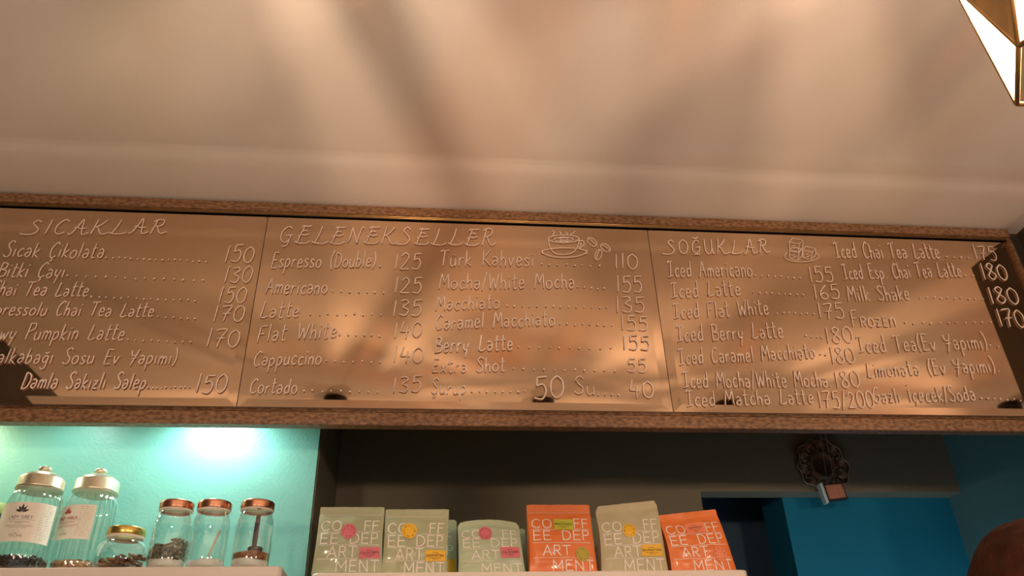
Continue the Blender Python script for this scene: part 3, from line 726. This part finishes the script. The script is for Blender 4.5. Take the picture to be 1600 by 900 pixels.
# ------------------------------------------------------------------ jars
def knob_jar(px, y, label, pk, ink, title, contents, clabel, cname, fill, K=1.0, KZ=1.02):
    c = at(px, 748, y); c = Vector((c.x, y, ZS + .0004))
    root = thing('glass_jar', label, 'jar', c, 'ribbed glass jars with knob lids')
    rib = lambda a, z: -.0009 + .0016 * math.cos(26 * a) if z > .012 and z < .186 else 0
    pr = [(.048, 0), (.056, .002), (.0595, .010), (.0605, .05), (.0615, .12), (.062, .150), (.060, .168), (.054, .183), (.047, .190), (.0455, .194), (.0465, .203)]
    lab(MB().lathe(c, pr, 156, rib, capt=False).build('jar_body', M_glass, root), 'ribbed clear glass')
    lid = MB().lathe(c, [(.0505, .194), (.0545, .196), (.0540, .200), (.0525, .2035), (.0525, .2215), (.051, .2245), (.040, .2325), (.028, .238), (.016, .2405), (.0135, .243)], 56).build('lid', M_lidpale, root)
    MB().lathe(c, [(.010, .2425), (.0150, .2445), (.0155, .2500), (.0145, .2535), (.011, .2552), (.004, .2557)], 32).build('knob', M_lidpale, lid)
    # paper label wrapped round the front
    (z0, z1), R_ = contents['lz'], .0638
    a0, a1 = contents['ang']

    def fm(u, v, lift=0):
        a = a0 + (a1 - a0) * u; q = Vector((math.cos(a), math.sin(a), 0)); return c + q * (R_ + lift) + Vector((0, 0, z0 + (z1 - z0) * v)), q
    lb = MB().grid(lambda u, v: fm(u, v)[0], 24, 6).build('paper_label', M_paper, root)
    mb = MB(); cu = contents['cu']
    for k in range(5):                                 # lotus of five petals
        an = math.radians(90 + (k - 2) * 34); L = .20 if k == 2 else .175
        pts = [(cu + math.cos(an + d) * L * q * .62, .73 + math.sin(an + d) * L * q * 1.15) for d, q in ((0, 0.05), (.28, .55), (0, 1.0), (-.28, .55))]
        mb.add([fm(x, y_, .0006 + .0001 * k)[0] for x, y_ in pts], [(0, 3, 2, 1)])
    mb.build('lotus_mark', ink, root)
    mb = MB(); st, wd = layout(title, SANS, .2)
    w0 = contents['tw']
    strokes_into(mb, st, lambda x, y_: fm(cu - w0 + 2 * w0 * x / wd, .575 + .075 * y_, .0006), .00045, 4, .3)
    rs = random.Random(pk)
    for yy, hw, rr in ((.545, w0 * 1.25, .0002), (.49, w0 * .85, .0004), (.455, w0 * .3, .0003), (.41, w0 * 1.2, .0002), (.38, w0 * 1.1, .00025), (.345, w0 * .8, .00025)):
        q = [fm(cu - hw + 2 * hw * s / 8, yy, .0006) for s in range(9)]; mb.tube([a for a, _ in q], rr, 4, [b for _, b in q], .3)
    mb.build('title_text', ink, root)
    mb = MB(); st, wd = layout('TECHA', SANS, .2); strokes_into(mb, st, lambda x, y_: fm(cu - .095 + .19 * x / wd, .115 + .07 * y_, .0006), .0005, 4, .3)
    P = [(cu, .20), (cu - .05, .25), (cu - .02, .27), (cu, .32), (cu + .02, .27), (cu + .05, .25), (cu, .20)]; q = [fm(x, y_, .0006) for x, y_ in P]; mb.tube([a for a, _ in q], .0003, 4, [b for _, b in q], .3)
    for k in range(15):                                # fine print column
        yy = .93 - k * .06; x = contents['col'][0]
        while x < contents['col'][1] - .02:
            l_ = rs.uniform(.02, .07); q = [fm(x, yy, .0006), fm(min(contents['col'][1], x + l_), yy, .0006)]; mb.tube([a for a, _ in q], .00028, 4, [b for _, b in q], .3); x += l_ + rs.uniform(.01, .06)
    mb.build('fine_print', M_inkgrey, root)
    # what is inside
    mb = MB().lathe(c, [(.045, .003), (.054, .006), (.0565, .02), (.0565, fill)], 40)
    rs = random.Random(pk + 5)
    for k in range(contents['n']):
        a = rs.uniform(0, 2 * PI); r0 = .053 * math.sqrt(rs.random()); zz = fill + rs.uniform(-.002, .004)
        if k % 2: r0 = .0545; zz = rs.uniform(.008, fill)
        mb.blob((c.x + math.cos(a) * r0, c.y + math.sin(a) * r0, c.z + zz), contents['r'] * rs.uniform(.6, 1.2), pk * 1000 + k, 1.5, .8, .7)
    o = recentre(mb.build(cname, contents['m']), c + Vector((0, 0, .003))); tag(o, clabel, contents['cat'], kind='stuff')
    root.scale = o.scale = (K, K, KZ); o.location = c + Vector((0, 0, .003 * KZ))


knob_jar(67, 2.03, 'ribbed glass jar with pale knob lid and cream LADY GREY label holding dark tea', 11, M_ink, 'LADY GREY',
         dict(lz=(.061, .152), ang=(math.radians(205), math.radians(343)), cu=.50, tw=.17, col=(.77, .96), n=420, r=.0055, m=M_tea, cat='tea'), 'dark loose tea leaves in the bottom of the LADY GREY jar', 'loose_tea', .030)
knob_jar(155, 2.112, 'ribbed glass jar with pale knob lid and red lotus label holding brown granules', 12, M_inkred, 'FRENCH VANILLA',
         dict(lz=(.079, .155), ang=(math.radians(200), math.radians(302)), cu=.42, tw=.25, col=(.70, .98), n=420, r=.0042, m=M_gran, cat='tea'), 'thin layer of brown granules in the bottom of the red lotus jar', 'tea_granules', .034, 1.02, 1.11)

# squat jar with golden lid
c = at(199, 828, 2.012); c = Vector((c.x, 2.012, ZS + .0004))
root = thing('glass_jar', 'small squat glass jar with golden lid holding dried fruit pieces', 'jar', c)
MB().lathe(c, [(.045, 0), (.053, .002), (.0585, .010), (.0608, .025), (.060, .042), (.056, .058), (.046, .068), (.0405, .072), (.0395, .082)], 64, lambda a, z: .0012 * math.cos(4 * a) if .015 < z < .055 else 0, capt=False).build('jar_body', M_glass, root)
MB().lathe(c, [(.0425, .0815), (.0435, .083), (.0435, .098), (.042, .1005), (.030, .1012), (.005, .1012)], 56, lambda a, z: .0004 * math.cos(60 * a) if .083 < z < .098 else 0).build('lid', M_lidgold, root)
MB().lathe(c, [(.0405, .076), (.0432, .0775), (.0432, .0805), (.0405, .082)], 48, capb=False, capt=False).build('lid_liner', M_white, root)
mb = MB(); rs = random.Random(3)
for k in range(260):
    a = rs.uniform(0, 2 * PI); r0 = .053 * math.sqrt(rs.random()); x = math.cos(a) * r0
    zmax = .012 + .020 * max(0, min(1, (x + .05) / .09))
    mb.blob((c.x + x, c.y + math.sin(a) * r0, c.z + rs.uniform(.006, zmax + .004)), rs.uniform(.003, .0065), 4000 + k, 1.4, 1, .6)
tag(recentre(mb.build('dried_fruit', M_peel), c + Vector((0, 0, .002))), 'dark dried fruit pieces heaped in the small squat golden-lidded jar', 'dried fruit', kind='stuff')


def mason(px, y, label):
    c = at(px, 790, y); c = Vector((c.x, y, ZS + .0004))
    root = thing('glass_jar', label, 'jar', c, 'mason jars with copper lids')

    def emb(a, z): return .0010 * math.sin(11 * a) * math.sin(z * 340) if .03 < z < .11 else 0
    MB().lathe(c, [(.034, 0), (.0405, .002), (.0435, .008), (.0445, .030), (.0445, .060), (.0442, .090), (.0452, .1045), (.0452, .1065), (.0440, .108), (.0435, .118), (.0405, .130), (.0375, .138), (.0365, .143), (.0365, .150)], 72, emb, capt=False).build('jar_body', M_glass, root)
    lid = MB().lathe(c, [(.0388, .1465), (.0405, .1475), (.0398, .1505), (.0408, .1535), (.0400, .157), (.0408, .1605), (.0403, .1655), (.0385, .1675), (.034, .168), (.005, .168)], 56).build('lid', M_lidcopper, root)
    MB().lathe(c, [(.0375, .1435), (.0398, .1445), (.0398, .1463), (.0385, .1468)], 48, capb=False, capt=False).build('lid_liner', M_white, root)
    root.scale = (1, 1, .965)
    return c


c1 = mason(277, 2.0, 'copper lidded glass jar half filled with grey green pods, beside the squat jar')
c2 = mason(336, 2.0, 'copper lidded glass jar with white powder, the middle of three')
c3 = mason(403, 1.998, 'copper lidded glass jar with white and brown layers and a dark spoon')


def layer(c, z0, z1, mt, name, label, cat, tilt=0.0, r=.042):
    prof = [(r * .85, z0), (r, z0 + .004), (r, z1), (r * .6, z1 + .003), (.001, z1 + .004)] if z0 < .01 else [(r, z0), (r, z1), (r * .6, z1 + .004), (.001, z1 + .006)]
    mb = MB().lathe(c, prof, 40)
    for v in mb.v:
        if v.z - c.z > z0 + (z1 - z0) * .6: v.z += tilt * (v.x - c.x) + .002 * noise.noise(v * 60)
    o = recentre(mb.build(name, mt), c + Vector((0, 0, z0))); return tag(o, label, cat, kind='stuff')


layer(c1, .003, .020, M_powder, 'white_powder', 'white powder under the grey green pods', 'powder', r=.0415)
mb = MB(); rs = random.Random(9)
for k in range(620):
    a = rs.uniform(0, 2 * PI); r0 = .0385 * math.sqrt(rs.random())
    if k % 2: r0 = .0390
    x = math.cos(a) * r0; zt = .058 + .35 * x + .004 * math.sin(5 * a)
    mb.blob((c1.x + x, c1.y + math.sin(a) * r0, c1.z + rs.uniform(.022, zt)), rs.uniform(.0028, .0042), 7000 + k, 1.5, .8, .7)
tag(recentre(mb.build('seed_pods', M_pod), c1 + Vector((0, 0, .02))), 'grey green pods heaped in the jar beside the squat jar', 'pods', kind='stuff')
layer(c2, .003, .019, M_powder, 'white_powder', 'white powder with a pale stick standing in the middle copper lidded jar', 'powder', .08, r=.0415)
mb = MB(); a_ = c2 + Vector((.004, -.006, .022)); b_ = c2 + Vector((.024, -.004, .094))
mb.tube(smooth_path([a_, a_.lerp(b_, .5) + Vector((-.001, 0, 0)), b_], 6), .0028, 8, (0, -1, 0), .6)
tag(recentre(mb.build('wooden_stick', M_palewood), a_), 'pale wooden stick leaning in the white powder of the middle copper lidded jar', 'stick')
layer(c3, .003, .020, M_powder, 'white_sugar', 'white layer at the bottom of the jar with the dark spoon', 'sugar', -.05, r=.0415)
layer(c3, .0205, .036, M_cocoa, 'brown_sugar', 'brown layer on the white one in the jar with the dark spoon', 'sugar', .03, r=.0415)
spoon = thing('spoon', 'dark wooden spoon standing in the brown and white layered jar', 'spoon', c3 + Vector((.01, -.012, .045)))
mb = MB(); P = smooth_path([c3 + Vector((.007, -.012, .045)), c3 + Vector((.006, -.006, .075)), c3 + Vector((.005, 0, .12)), c3 + Vector((.005, .002, .132))], 6)
mb.tube(P, [.0066 - .0030 * abs(k / (len(P) - 1) - .35) for k in range(len(P))], 10, (0, -1, 0), .7); mb.build('handle', M_darkwood, spoon)
mb = MB(); cc = c3 + Vector((.011, -.014, .045)); prf = [(.001, -.013), (.010, -.011), (.0165, -.005), (.0185, .001), (.0165, .0045), (.010, .006), (.001, .0065)]
mb.lathe(cc, prf, 28); mb.build('bowl', M_darkwood, spoon)

# tin at the photo's left edge
c = at(-27, 800, 2.10); c = Vector((c.x, 2.10, ZS + .0004))
root = thing('tin_canister', 'dark canister with a yellow green lid at the left edge beside the LADY GREY jar', 'canister', c)
MB().lathe(c, [(.050, 0), (.0520, .002), (.0520, .160), (.0505, .164)], 56).build('canister_body', M_black, root)
MB().lathe(c, [(.0530, .160), (.0545, .162), (.0545, .184), (.0530, .187), (.049, .189), (.005, .190)], 56).build('lid', M_greenlid, root)


# ------------------------------------------------------------------ ornaments on the niche's back wall
YP = YN - .016
pc = at(1286, 727, YP)
root = thing('wall_plate', 'dark bronze ornamental plate with scalloped rim on the niche wall', 'plate', Vector((pc.x, YN - .002, pc.z - .11)))
def rim(a, s=1.0): return (.098 + .0055 * math.cos(10 * a) + .003 * math.cos(5 * a + 1)) * s
n_ = 120; mb = MB(); vs = []
rings = [(0, .006), (.18, .006), (.40, .008), (.44, .012), (.48, .008), (.52, .005), (.9, .010), (.97, .013), (1.0, .012), (.97, .002), (.5, .000)]
for s, dy in rings:
    for k in range(n_):
        a = 2 * PI * k / n_; R_ = rim(a) if s > .6 else .1
        vs.append((pc.x + math.cos(a) * R_ * s, YN - .002 - dy, pc.z + math.sin(a) * R_ * s * 1.06))
fs = [(i * n_ + k, i * n_ + (k + 1) % n_, (i + 1) * n_ + (k + 1) % n_, (i + 1) * n_ + k) for i in range(len(rings) - 1) for k in range(n_)]
mb.add(vs, fs, True); mb.add([vs[(len(rings) - 1) * n_ + k] for k in range(n_)], [list(range(n_))]); mb.build('plate_body', M_bronze, root)
mb = MB()
def pp(r, a, d=.013): return (pc.x + math.cos(a) * r, YN - .002 - d, pc.z + math.sin(a) * r * 1.06)
mb.tube([pp(rim(2 * PI * k / 90, .985), 2 * PI * k / 90, .0135) for k in range(90)], .0013, 6, closed=True)
for rr in (.040, .046): mb.tube([pp(rr, 2 * PI * k / 60, .0125) for k in range(60)], .0011, 6, closed=True)
for k in range(10):                                   # bosses and scrolls round the rim
    a = 2 * PI * k / 10 + .2; q = pp(.079, a)
    for rr in (.0035, .0085, .0125): mb.tube([(q[0] + math.cos(t * PI / 8) * rr, q[1] + .001, q[2] + math.sin(t * PI / 8) * rr) for t in range(16)], .0008 if rr > .004 else .0016, 5, closed=True)
    for sgn in (-1, 1):
        P = [pp(.060 + .022 * s / 10 + .008 * math.sin(s * .9), a + sgn * (.12 + .02 * s + .06 * math.sin(s * .7)), .0125) for s in range(11)]; mb.tube(P, .0008, 5)
    P = [pp(.054 + .004 * math.cos(s * PI / 4), a + .31 + .07 * math.sin(s * PI / 4), .012) for s in range(8)]; mb.tube(P, .0008, 5, closed=True)
mb.build('relief', M_bronzehi, root)

q0 = at(1305, 768, YN - .055)
root = thing('hanging_plaque', 'small copper relief plaque hung on two silver cords before the bronze plate', 'plaque', q0)
ang = math.radians(7); ux, uz = Vector((math.cos(ang), 0, math.sin(ang))), Vector((-math.sin(ang), 0, math.cos(ang)))
def qb(mb, hx, hz, y0, y1, ox=0):
    P = [q0 + ux * (sx * hx + ox) + uz * (sz * hz) for sx, sz in ((-1, -1), (1, -1), (1, 1), (-1, 1))]
    mb.prism([(p.x, q0.y + y0, p.z) for p in P], (0, y1 - y0, 0)); return mb
hs = .038
qb(MB(), hs, hs * .82, -.002, .020).build('plaque_frame', M_black, root)
lab(qb(MB(), hs * .84, hs * .66, -.0042, -.0015).build('relief_panel', M_copper, root), 'copper relief panel')
mb = MB()
def qp(x, z, y=-.0048): p = q0 + ux * (x * hs * .84) + uz * (z * hs * .66); return (p.x, q0.y + y, p.z)
mb.tube([qp(-.86, -.84), qp(.86, -.84), qp(.86, .84), qp(-.86, .84)], .0007, 5, closed=True)
for k in range(9):
    x0, z0 = -.55 + (k % 3) * .55, -.5 + (k // 3) * .5
    mb.tube([qp(x0 + .2 * math.cos(s * .9) * (1 - s / 12), z0 + .2 * math.sin(s * .9) * (1 - s / 12)) for s in range(10)], .0007, 5)
mb.build('scroll_relief', M_bronzehi, root)
lab(qb(MB(), .0055, hs * .95, -.001, .024, -hs - .0055).build('box_side', M_litside, root), 'lit side of the plaque, cool light put into its pale blue colour')
for sx, tx in ((-.55, 1277), (.35, 1283)):
    a_ = Vector(qp(sx, 1.25, .004)); b_ = at(tx, 640, YN - .03); mb = MB(); P = []
    for s in range(61):
        p = a_.lerp(b_, s / 60); P.append(p + Vector((math.cos(s * 1.9), math.sin(s * 1.9), 0)) * .0006)
    mb.tube(P, .0012, 6); mb.build('cord', M_silver, root)
mb = MB(); t_ = at(1280, 640, YN - .03); mb.tube([(t_.x, YN - .004, t_.z), (t_.x, YN - .036, t_.z)], .003, 8); mb.build('hook', M_black, root)


# ------------------------------------------------------------------ pendant lamps
def pendant(x, y, zl, label, az=116.5, seed=0, cx=None):
    zl += Z0
    root = thing('pendant_lamp', label, 'pendant lamp', Vector((x, y, zl)), 'faceted pendant lamps in a row')
    lo = [Vector((x + .073 * math.cos(math.radians(az + 60 * k)), y + .073 * math.sin(math.radians(az + 60 * k)), zl)) for k in range(6)]
    mi = [Vector((x + .0755 * math.cos(math.radians(az + 30 + 60 * k)), y + .0755 * math.sin(math.radians(az + 30 + 60 * k)), zl + .122)) for k in range(6)]
    tp = [Vector((x + .024 * math.cos(math.radians(az + 60 * k)), y + .024 * math.sin(math.radians(az + 60 * k)), zl + .215)) for k in range(6)]
    ctr = Vector((x, y, zl + .1))
    br = MB()
    for k in range(6):
        j = (k + 1) % 6
        for a, b in ((lo[k], lo[j]), (lo[k], mi[k]), (lo[j], mi[k]), (mi[k], mi[j]), (mi[k], tp[k]), (mi[k], tp[j]), (tp[k], tp[j])): br.tube([a, b], .0022, 6)
    br.build('wire_frame', M_brass, root)

    def plate(a, b, c, s=.0012):
        n = (b - a).cross(c - a).normalized()
        if n.dot((a + b + c) / 3 - ctr) < 0: n = -n
        g = (a + b + c) / 3; P = [g + (p - g) * .985 for p in (a, b, c)]
        return MB().prism(P, n * s)
    for k in range(6):
        j = (k + 1) % 6
        lab(plate(lo[k], lo[j], mi[k]).build('glass_panel', M_frost, root), 'frosted glowing glass panel')
        plate(lo[j], mi[k], mi[j]).build('brass_panel', M_brass, root)
        if k % 3 != 1: plate(mi[k], tp[j], tp[k]).build('streak_panel', M_amber if k % 2 else M_grey, root)  # upper panes out of view, added to pattern the ceiling light
        for q in range(4):                             # narrow unseen panes shaped to streak the ceiling light, some left open
            kind = 'agogfgog'[(q + 3 * k + seed) % 8]
            if kind == 'o': continue
            pm = {'a': M_amber, 'g': M_grey, 'f': M_frost}[kind]
            plate(mi[k].lerp(mi[j], q / 4), mi[k].lerp(mi[j], (q + 1) / 4), tp[j]).build('streak_panel', pm, root)
    MB().lathe((x, y, zl), [(.0165, .120), (.0175, .125), (.0175, .165), (.013, .175), (.005, .180)], 24).build('lamp_holder', M_black, root)
    MB().lathe((x, y, zl), [(.002, .020), (.016, .026), (.026, .042), (.029, .060), (.026, .080), (.017, .102), (.0135, .120)], 24).build('bulb', M_bulbglass, root)
    mb = MB()
    for k in range(4):
        a = PI / 2 * k; mb.tube([(x + .004 * math.cos(a), y + .004 * math.sin(a), zl + .045), (x + .006 * math.cos(a), y + .006 * math.sin(a), zl + .085)], .0009, 5)
    mb.build('filament', M_fil, root)
    cx = cx or (x, y)
    MB().tube([(x, y, zl + .175), (cx[0], cx[1], CE - .03)], .0032, 8).build('cord', M_black, root)
    MB().lathe((cx[0], cx[1], CE), [(.003, -.062), (.040, -.060), (.050, -.054), (.054, -.044), (.055, 0)], 40).build('canopy', M_black, root)
    L = bpy.data.lights.new('bulb_light', 'POINT'); L.energy = BULB_W; L.color = WARM; L.shadow_soft_size = .004
    lo_ = bpy.data.objects.new('bulb_light', L); COL.objects.link(lo_); lo_.parent = root; lo_.location = (0, 0, .088)


pendant(.526, .384, .477, 'glowing faceted brass pendant lamp at the top right corner of the photo', cx=(.54, .455))
pendant(-.47, .45, .56, 'faceted pendant lamp whose black canopy reflects below the word Cortado', 100, 3)
pendant(1.47, .45, .52, 'faceted pendant lamp whose black canopy reflects below Iced Matcha Latte', 130, 5)
pendant(2.98, .49, .52, 'faceted pendant lamp beyond the teal wall, reflecting at the board\'s right end', 90)

# globe lamps added behind the camera as frontal fill light
for x, y, lb_ in ((-1.1, -1.7, 'added white glass fill globe behind the viewer on the left'), (.9, -1.9, 'added white glass fill globe behind the viewer in the middle'), (2.9, -1.7, 'added white glass fill globe behind the viewer on the right')):
    z = .42 + Z0
    root = thing('fill_globe', lb_, 'lamp', (x, y, z), 'added fill globes behind the viewer')
    MB().lathe((x, y, z), [(.004 + .1 * math.sin(PI * k / 16), -.1 * math.cos(PI * k / 16)) for k in range(17)], 32).build('globe', M_globe, root)
    MB().lathe((x, y, z), [(.022, .094), (.024, .10), (.024, .13), (.006, .14)], 20).build('lamp_holder', M_black, root)
    MB().tube([(x, y, z + .14), (x, y, CE)], .003, 8).build('cord', M_black, root)

# puck lamps behind the board; the one over the knob jars is added fill
for px_, yy, power, colr, lb_ in ((350, 2.155, 8.5, (0.84, 1.0, 0.92), 'cool white puck lamp behind the menu board above the copper lidded jars'),
                                  (135, 2.10, 1.5, (0.84, 1.0, 0.90), 'added cool white fill puck behind the menu board above the knob lidded jars'),
                                  (-70, 2.12, 6, (1.0, .95, .60), 'yellowish puck lamp behind the menu board left of the photo, over the canister')):
    lp = at(px_, 640, YT); lp = Vector((lp.x, yy, 2.437))
    root = thing('puck_light', lb_, 'lamp', lp, 'puck lamps behind the menu board')
    MB().lathe(lp, [(.030, -.022), (.034, -.020), (.035, 0)], 32).build('housing', M_white, root)
    MB().lathe(lp, [(.004, -.0245), (.022, -.0240), (.026, -.0222)], 32).build('lens', M_puck, root)
    L = bpy.data.lights.new('puck_beam', 'SPOT'); L.energy = PUCK_W * power; L.color = colr; L.spot_size = math.radians(170); L.spot_blend = .7; L.shadow_soft_size = .02
    o = bpy.data.objects.new('puck_beam', L); COL.objects.link(o); o.parent = root; o.location = (0, 0, -.05)

# counter added below the view to carry an added cool fill light strip
root = thing('back_counter', 'unseen white back counter added under the coffee bag shelf', 'counter', (.85, 2.5, 0))
MB().box((-.30, 2.33, 0), (1.975, 2.735, .91)).build('counter_body', M_darkwall, root)
MB().box((-.315, 2.30, .91), (1.98, 2.74, .95)).build('worktop', M_shelf, root)
root = thing('fill_strip', 'added cool white fill light strip lying on the back counter', 'lamp', (1.55, 2.45, .95), None)
MB().box((1.25, 2.43, .95), (1.85, 2.47, .965)).box((1.25, 2.424, .95), (1.85, 2.43, 1.05)).build('channel', M_black, root)  # front lip added to keep the strip's light off the ceiling
MB().box((1.26, 2.436, .965), (1.84, 2.464, .968)).build('diffuser', M_strip, root)


# ------------------------------------------------------------------ the person at the lower right
def skin(pts, edges, name, mt, parent, sub=2):
    me = bpy.data.meshes.new(name); o0 = parent.location
    me.from_pydata([tuple(Vector(p[:3]) - o0) for p in pts], edges, []); o = bpy.data.objects.new(name, me); COL.objects.link(o)
    md = o.modifiers.new('skin', 'SKIN'); md.use_smooth_shade = True
    for i, p in enumerate(pts):
        v = me.skin_vertices[0].data[i]; v.radius = (p[3], p[4] if len(p) > 4 else p[3]); v.use_root = i == 0
    s_ = o.modifiers.new('sub', 'SUBSURF'); s_.levels = sub; s_.render_levels = sub
    dg = bpy.context.evaluated_depsgraph_get(); dg.update()
    m2 = bpy.data.meshes.new_from_object(o.evaluated_get(dg)); o.modifiers.clear(); o.data = m2; m2.materials.clear(); m2.materials.append(mt)
    for p in m2.polygons: p.use_smooth = True
    o.parent = parent; return o


hx, hy, htop = .808, 1.02, .262 + Z0
per = thing('person', 'person with reddish brown hair standing at the lower right corner', 'person', Vector((hx, hy, 0)))
def J(dx, dy, z, r, r2=None): return (hx + dx, hy + dy, z, r) if r2 is None else (hx + dx, hy + dy, z, r, r2)
k = htop / 1.72
pts = [J(0, 0, .95 * k, .118, .085), J(0, 0, 1.12 * k, .108, .078), J(0, 0, 1.30 * k, .15, .10), J(0, 0, 1.41 * k, .12, .085), J(0, 0, 1.49 * k, .052), J(0, .01, 1.545 * k, .055),
       J(-.17, 0, 1.39 * k, .055), J(-.21, .0, 1.12 * k, .042), J(-.20, .08, .90 * k, .030), J(.17, 0, 1.39 * k, .055), J(.21, 0, 1.12 * k, .042), J(.20, .08, .90 * k, .030),
       J(-.09, 0, .86 * k, .085), J(-.095, .01, .48 * k, .055), J(-.095, -.02, .09 * k, .038), J(-.10, .10, .03 * k, .028), J(.09, 0, .86 * k, .085), J(.095, .01, .48 * k, .055), J(.095, -.02, .09 * k, .038), J(.10, .10, .03 * k, .028)]
ed = [(0, 1), (1, 2), (2, 3), (3, 4), (4, 5), (3, 6), (6, 7), (7, 8), (3, 9), (9, 10), (10, 11), (0, 12), (12, 13), (13, 14), (14, 15), (0, 16), (16, 17), (17, 18), (18, 19)]
# hands: palm, four fingers and a thumb each
for sgn, wr in ((-1, 8), (1, 11)):
    w0 = len(pts); pts.append(J(sgn * .20, .095, .86 * k, .024, .014)); ed.append((wr, w0))
    pts.append(J(sgn * .20, .105, .82 * k, .027, .012)); ed.append((w0, w0 + 1))
    for f, (dy, ln) in enumerate(((-.026, .062), (-.009, .070), (.009, .066), (.025, .052))):
        b = len(pts); pts.append(J(sgn * .20, .11 + dy, .80 * k, .0085)); pts.append(J(sgn * .196, .115 + dy, .80 * k - ln * .5, .008)); pts.append(J(sgn * .186, .118 + dy, .80 * k - ln, .0065))
        ed += [(w0 + 1, b), (b, b + 1), (b + 1, b + 2)]
    b = len(pts); pts.append(J(sgn * .185, .135, .84 * k, .010)); pts.append(J(sgn * .172, .155, .81 * k, .008)); ed += [(w0, b), (b, b + 1)]
body = skin(pts, ed, 'body', M_skin, per)
# head: one surface with face, nose, ears
hc = Vector((hx, hy + .012, htop - .118))
def head_r(d):                                        # d: unit direction, +y is the face
    r = Vector((d.x * .074, d.y * .093, d.z * .113))
    if d.z < -.2: r.x *= 1 - .28 * (-d.z - .2); r.y *= 1 - .1 * (-d.z - .2)
    if d.y > .75 and abs(d.x) < .16 and -.42 < d.z < .12: r.y += .020 * (1 - abs(d.x) / .16) * (1 - abs(d.z + .2) / .34)
    if d.y > .5 and .1 < abs(d.x) < .5 and 0 < d.z < .22: r.y -= .006
    if abs(d.x) > .93 and abs(d.z) < .28: r.x *= 1.12
    return r
def sph(u, v):
    a, b = 2 * PI * u, PI * (v - .5); d = Vector((math.cos(b) * math.cos(a), math.cos(b) * math.sin(a), math.sin(b))); return d
mb = MB(); mb.grid(lambda u, v: hc + head_r(sph(u, v)), 48, 32); mb.build('head', M_skin, per)
mb = MB()
def hair(u, v):
    d = sph(u, v); r = head_r(d)
    low = -.55 if d.y < .1 else .35
    g = 1.15 + .03 * noise.noise(d * 6) + .012 * noise.noise(d * 22)
    if d.z < low: g = .9
    return hc + r * g + Vector((0, -.004, .0))
mb.grid(hair, 72, 48); mb.build('hair', M_hair, per)
tor = [J(0, 0, 1.12 * k, .142, .107), J(0, 0, .96 * k, .178, .142), J(0, 0, .86 * k, .168, .132), J(0, 0, 1.30 * k, .165, .115), J(0, 0, 1.40 * k, .135, .100), J(0, .002, 1.47 * k, .072, .066), J(-.175, 0, 1.39 * k, .070), J(-.20, .0, 1.18 * k, .058), J(.175, 0, 1.39 * k, .070), J(.20, 0, 1.18 * k, .058)]
skin(tor, [(0, 1), (1, 2), (0, 3), (3, 4), (4, 5), (4, 6), (6, 7), (4, 8), (8, 9)], 'shirt', M_shirt, per)
leg = [J(0, 0, .93 * k, .148, .112), J(0, 0, 1.03 * k, .140, .105), J(-.09, 0, .80 * k, .100), J(-.095, .01, .48 * k, .072), J(-.095, -.02, .10 * k, .058), J(.09, 0, .80 * k, .100), J(.095, .01, .48 * k, .072), J(.095, -.02, .10 * k, .058)]
skin(leg, [(0, 1), (0, 2), (2, 3), (3, 4), (0, 5), (5, 6), (6, 7)], 'trousers', M_trous, per)
# eyes, brows and mouth on the face
def on_face(x, z, out=0.0):
    d = Vector((x, math.sqrt(max(.01, 1 - x * x - z * z)), z)); return hc + head_r(d) + Vector((0, out, 0))
for sx in (-1, 1):
    c_e = on_face(sx * .40, .04, -.006)
    ey = MB().lathe(c_e, [(.0005 + .0105 * math.sin(PI * q / 10), -.0105 * math.cos(PI * q / 10)) for q in range(11)], 20).build('eye', M_white, per)
    ci = c_e + Vector((sx * .001, .0075, 0)); MB().lathe(ci, [(.0005 + .0048 * math.sin(PI * q / 8), -.0048 * math.cos(PI * q / 8)) for q in range(9)], 14).build('iris', M_ink, ey)
    MB().tube([on_face(sx * (.24 + .07 * q), .19 + .02 * math.sin(q * .8), .001) for q in range(5)], [.002, .003, .003, .0025, .0015], 6).build('eyebrow', M_hair, per)
MB().tube([on_face(-.22 + .055 * q, -.60 - .02 * math.cos((q - 4) * .5), .001) for q in range(9)], [.0015, .003, .004, .0042, .004, .0042, .004, .003, .0015], 8).build('mouth', M_lips, per)
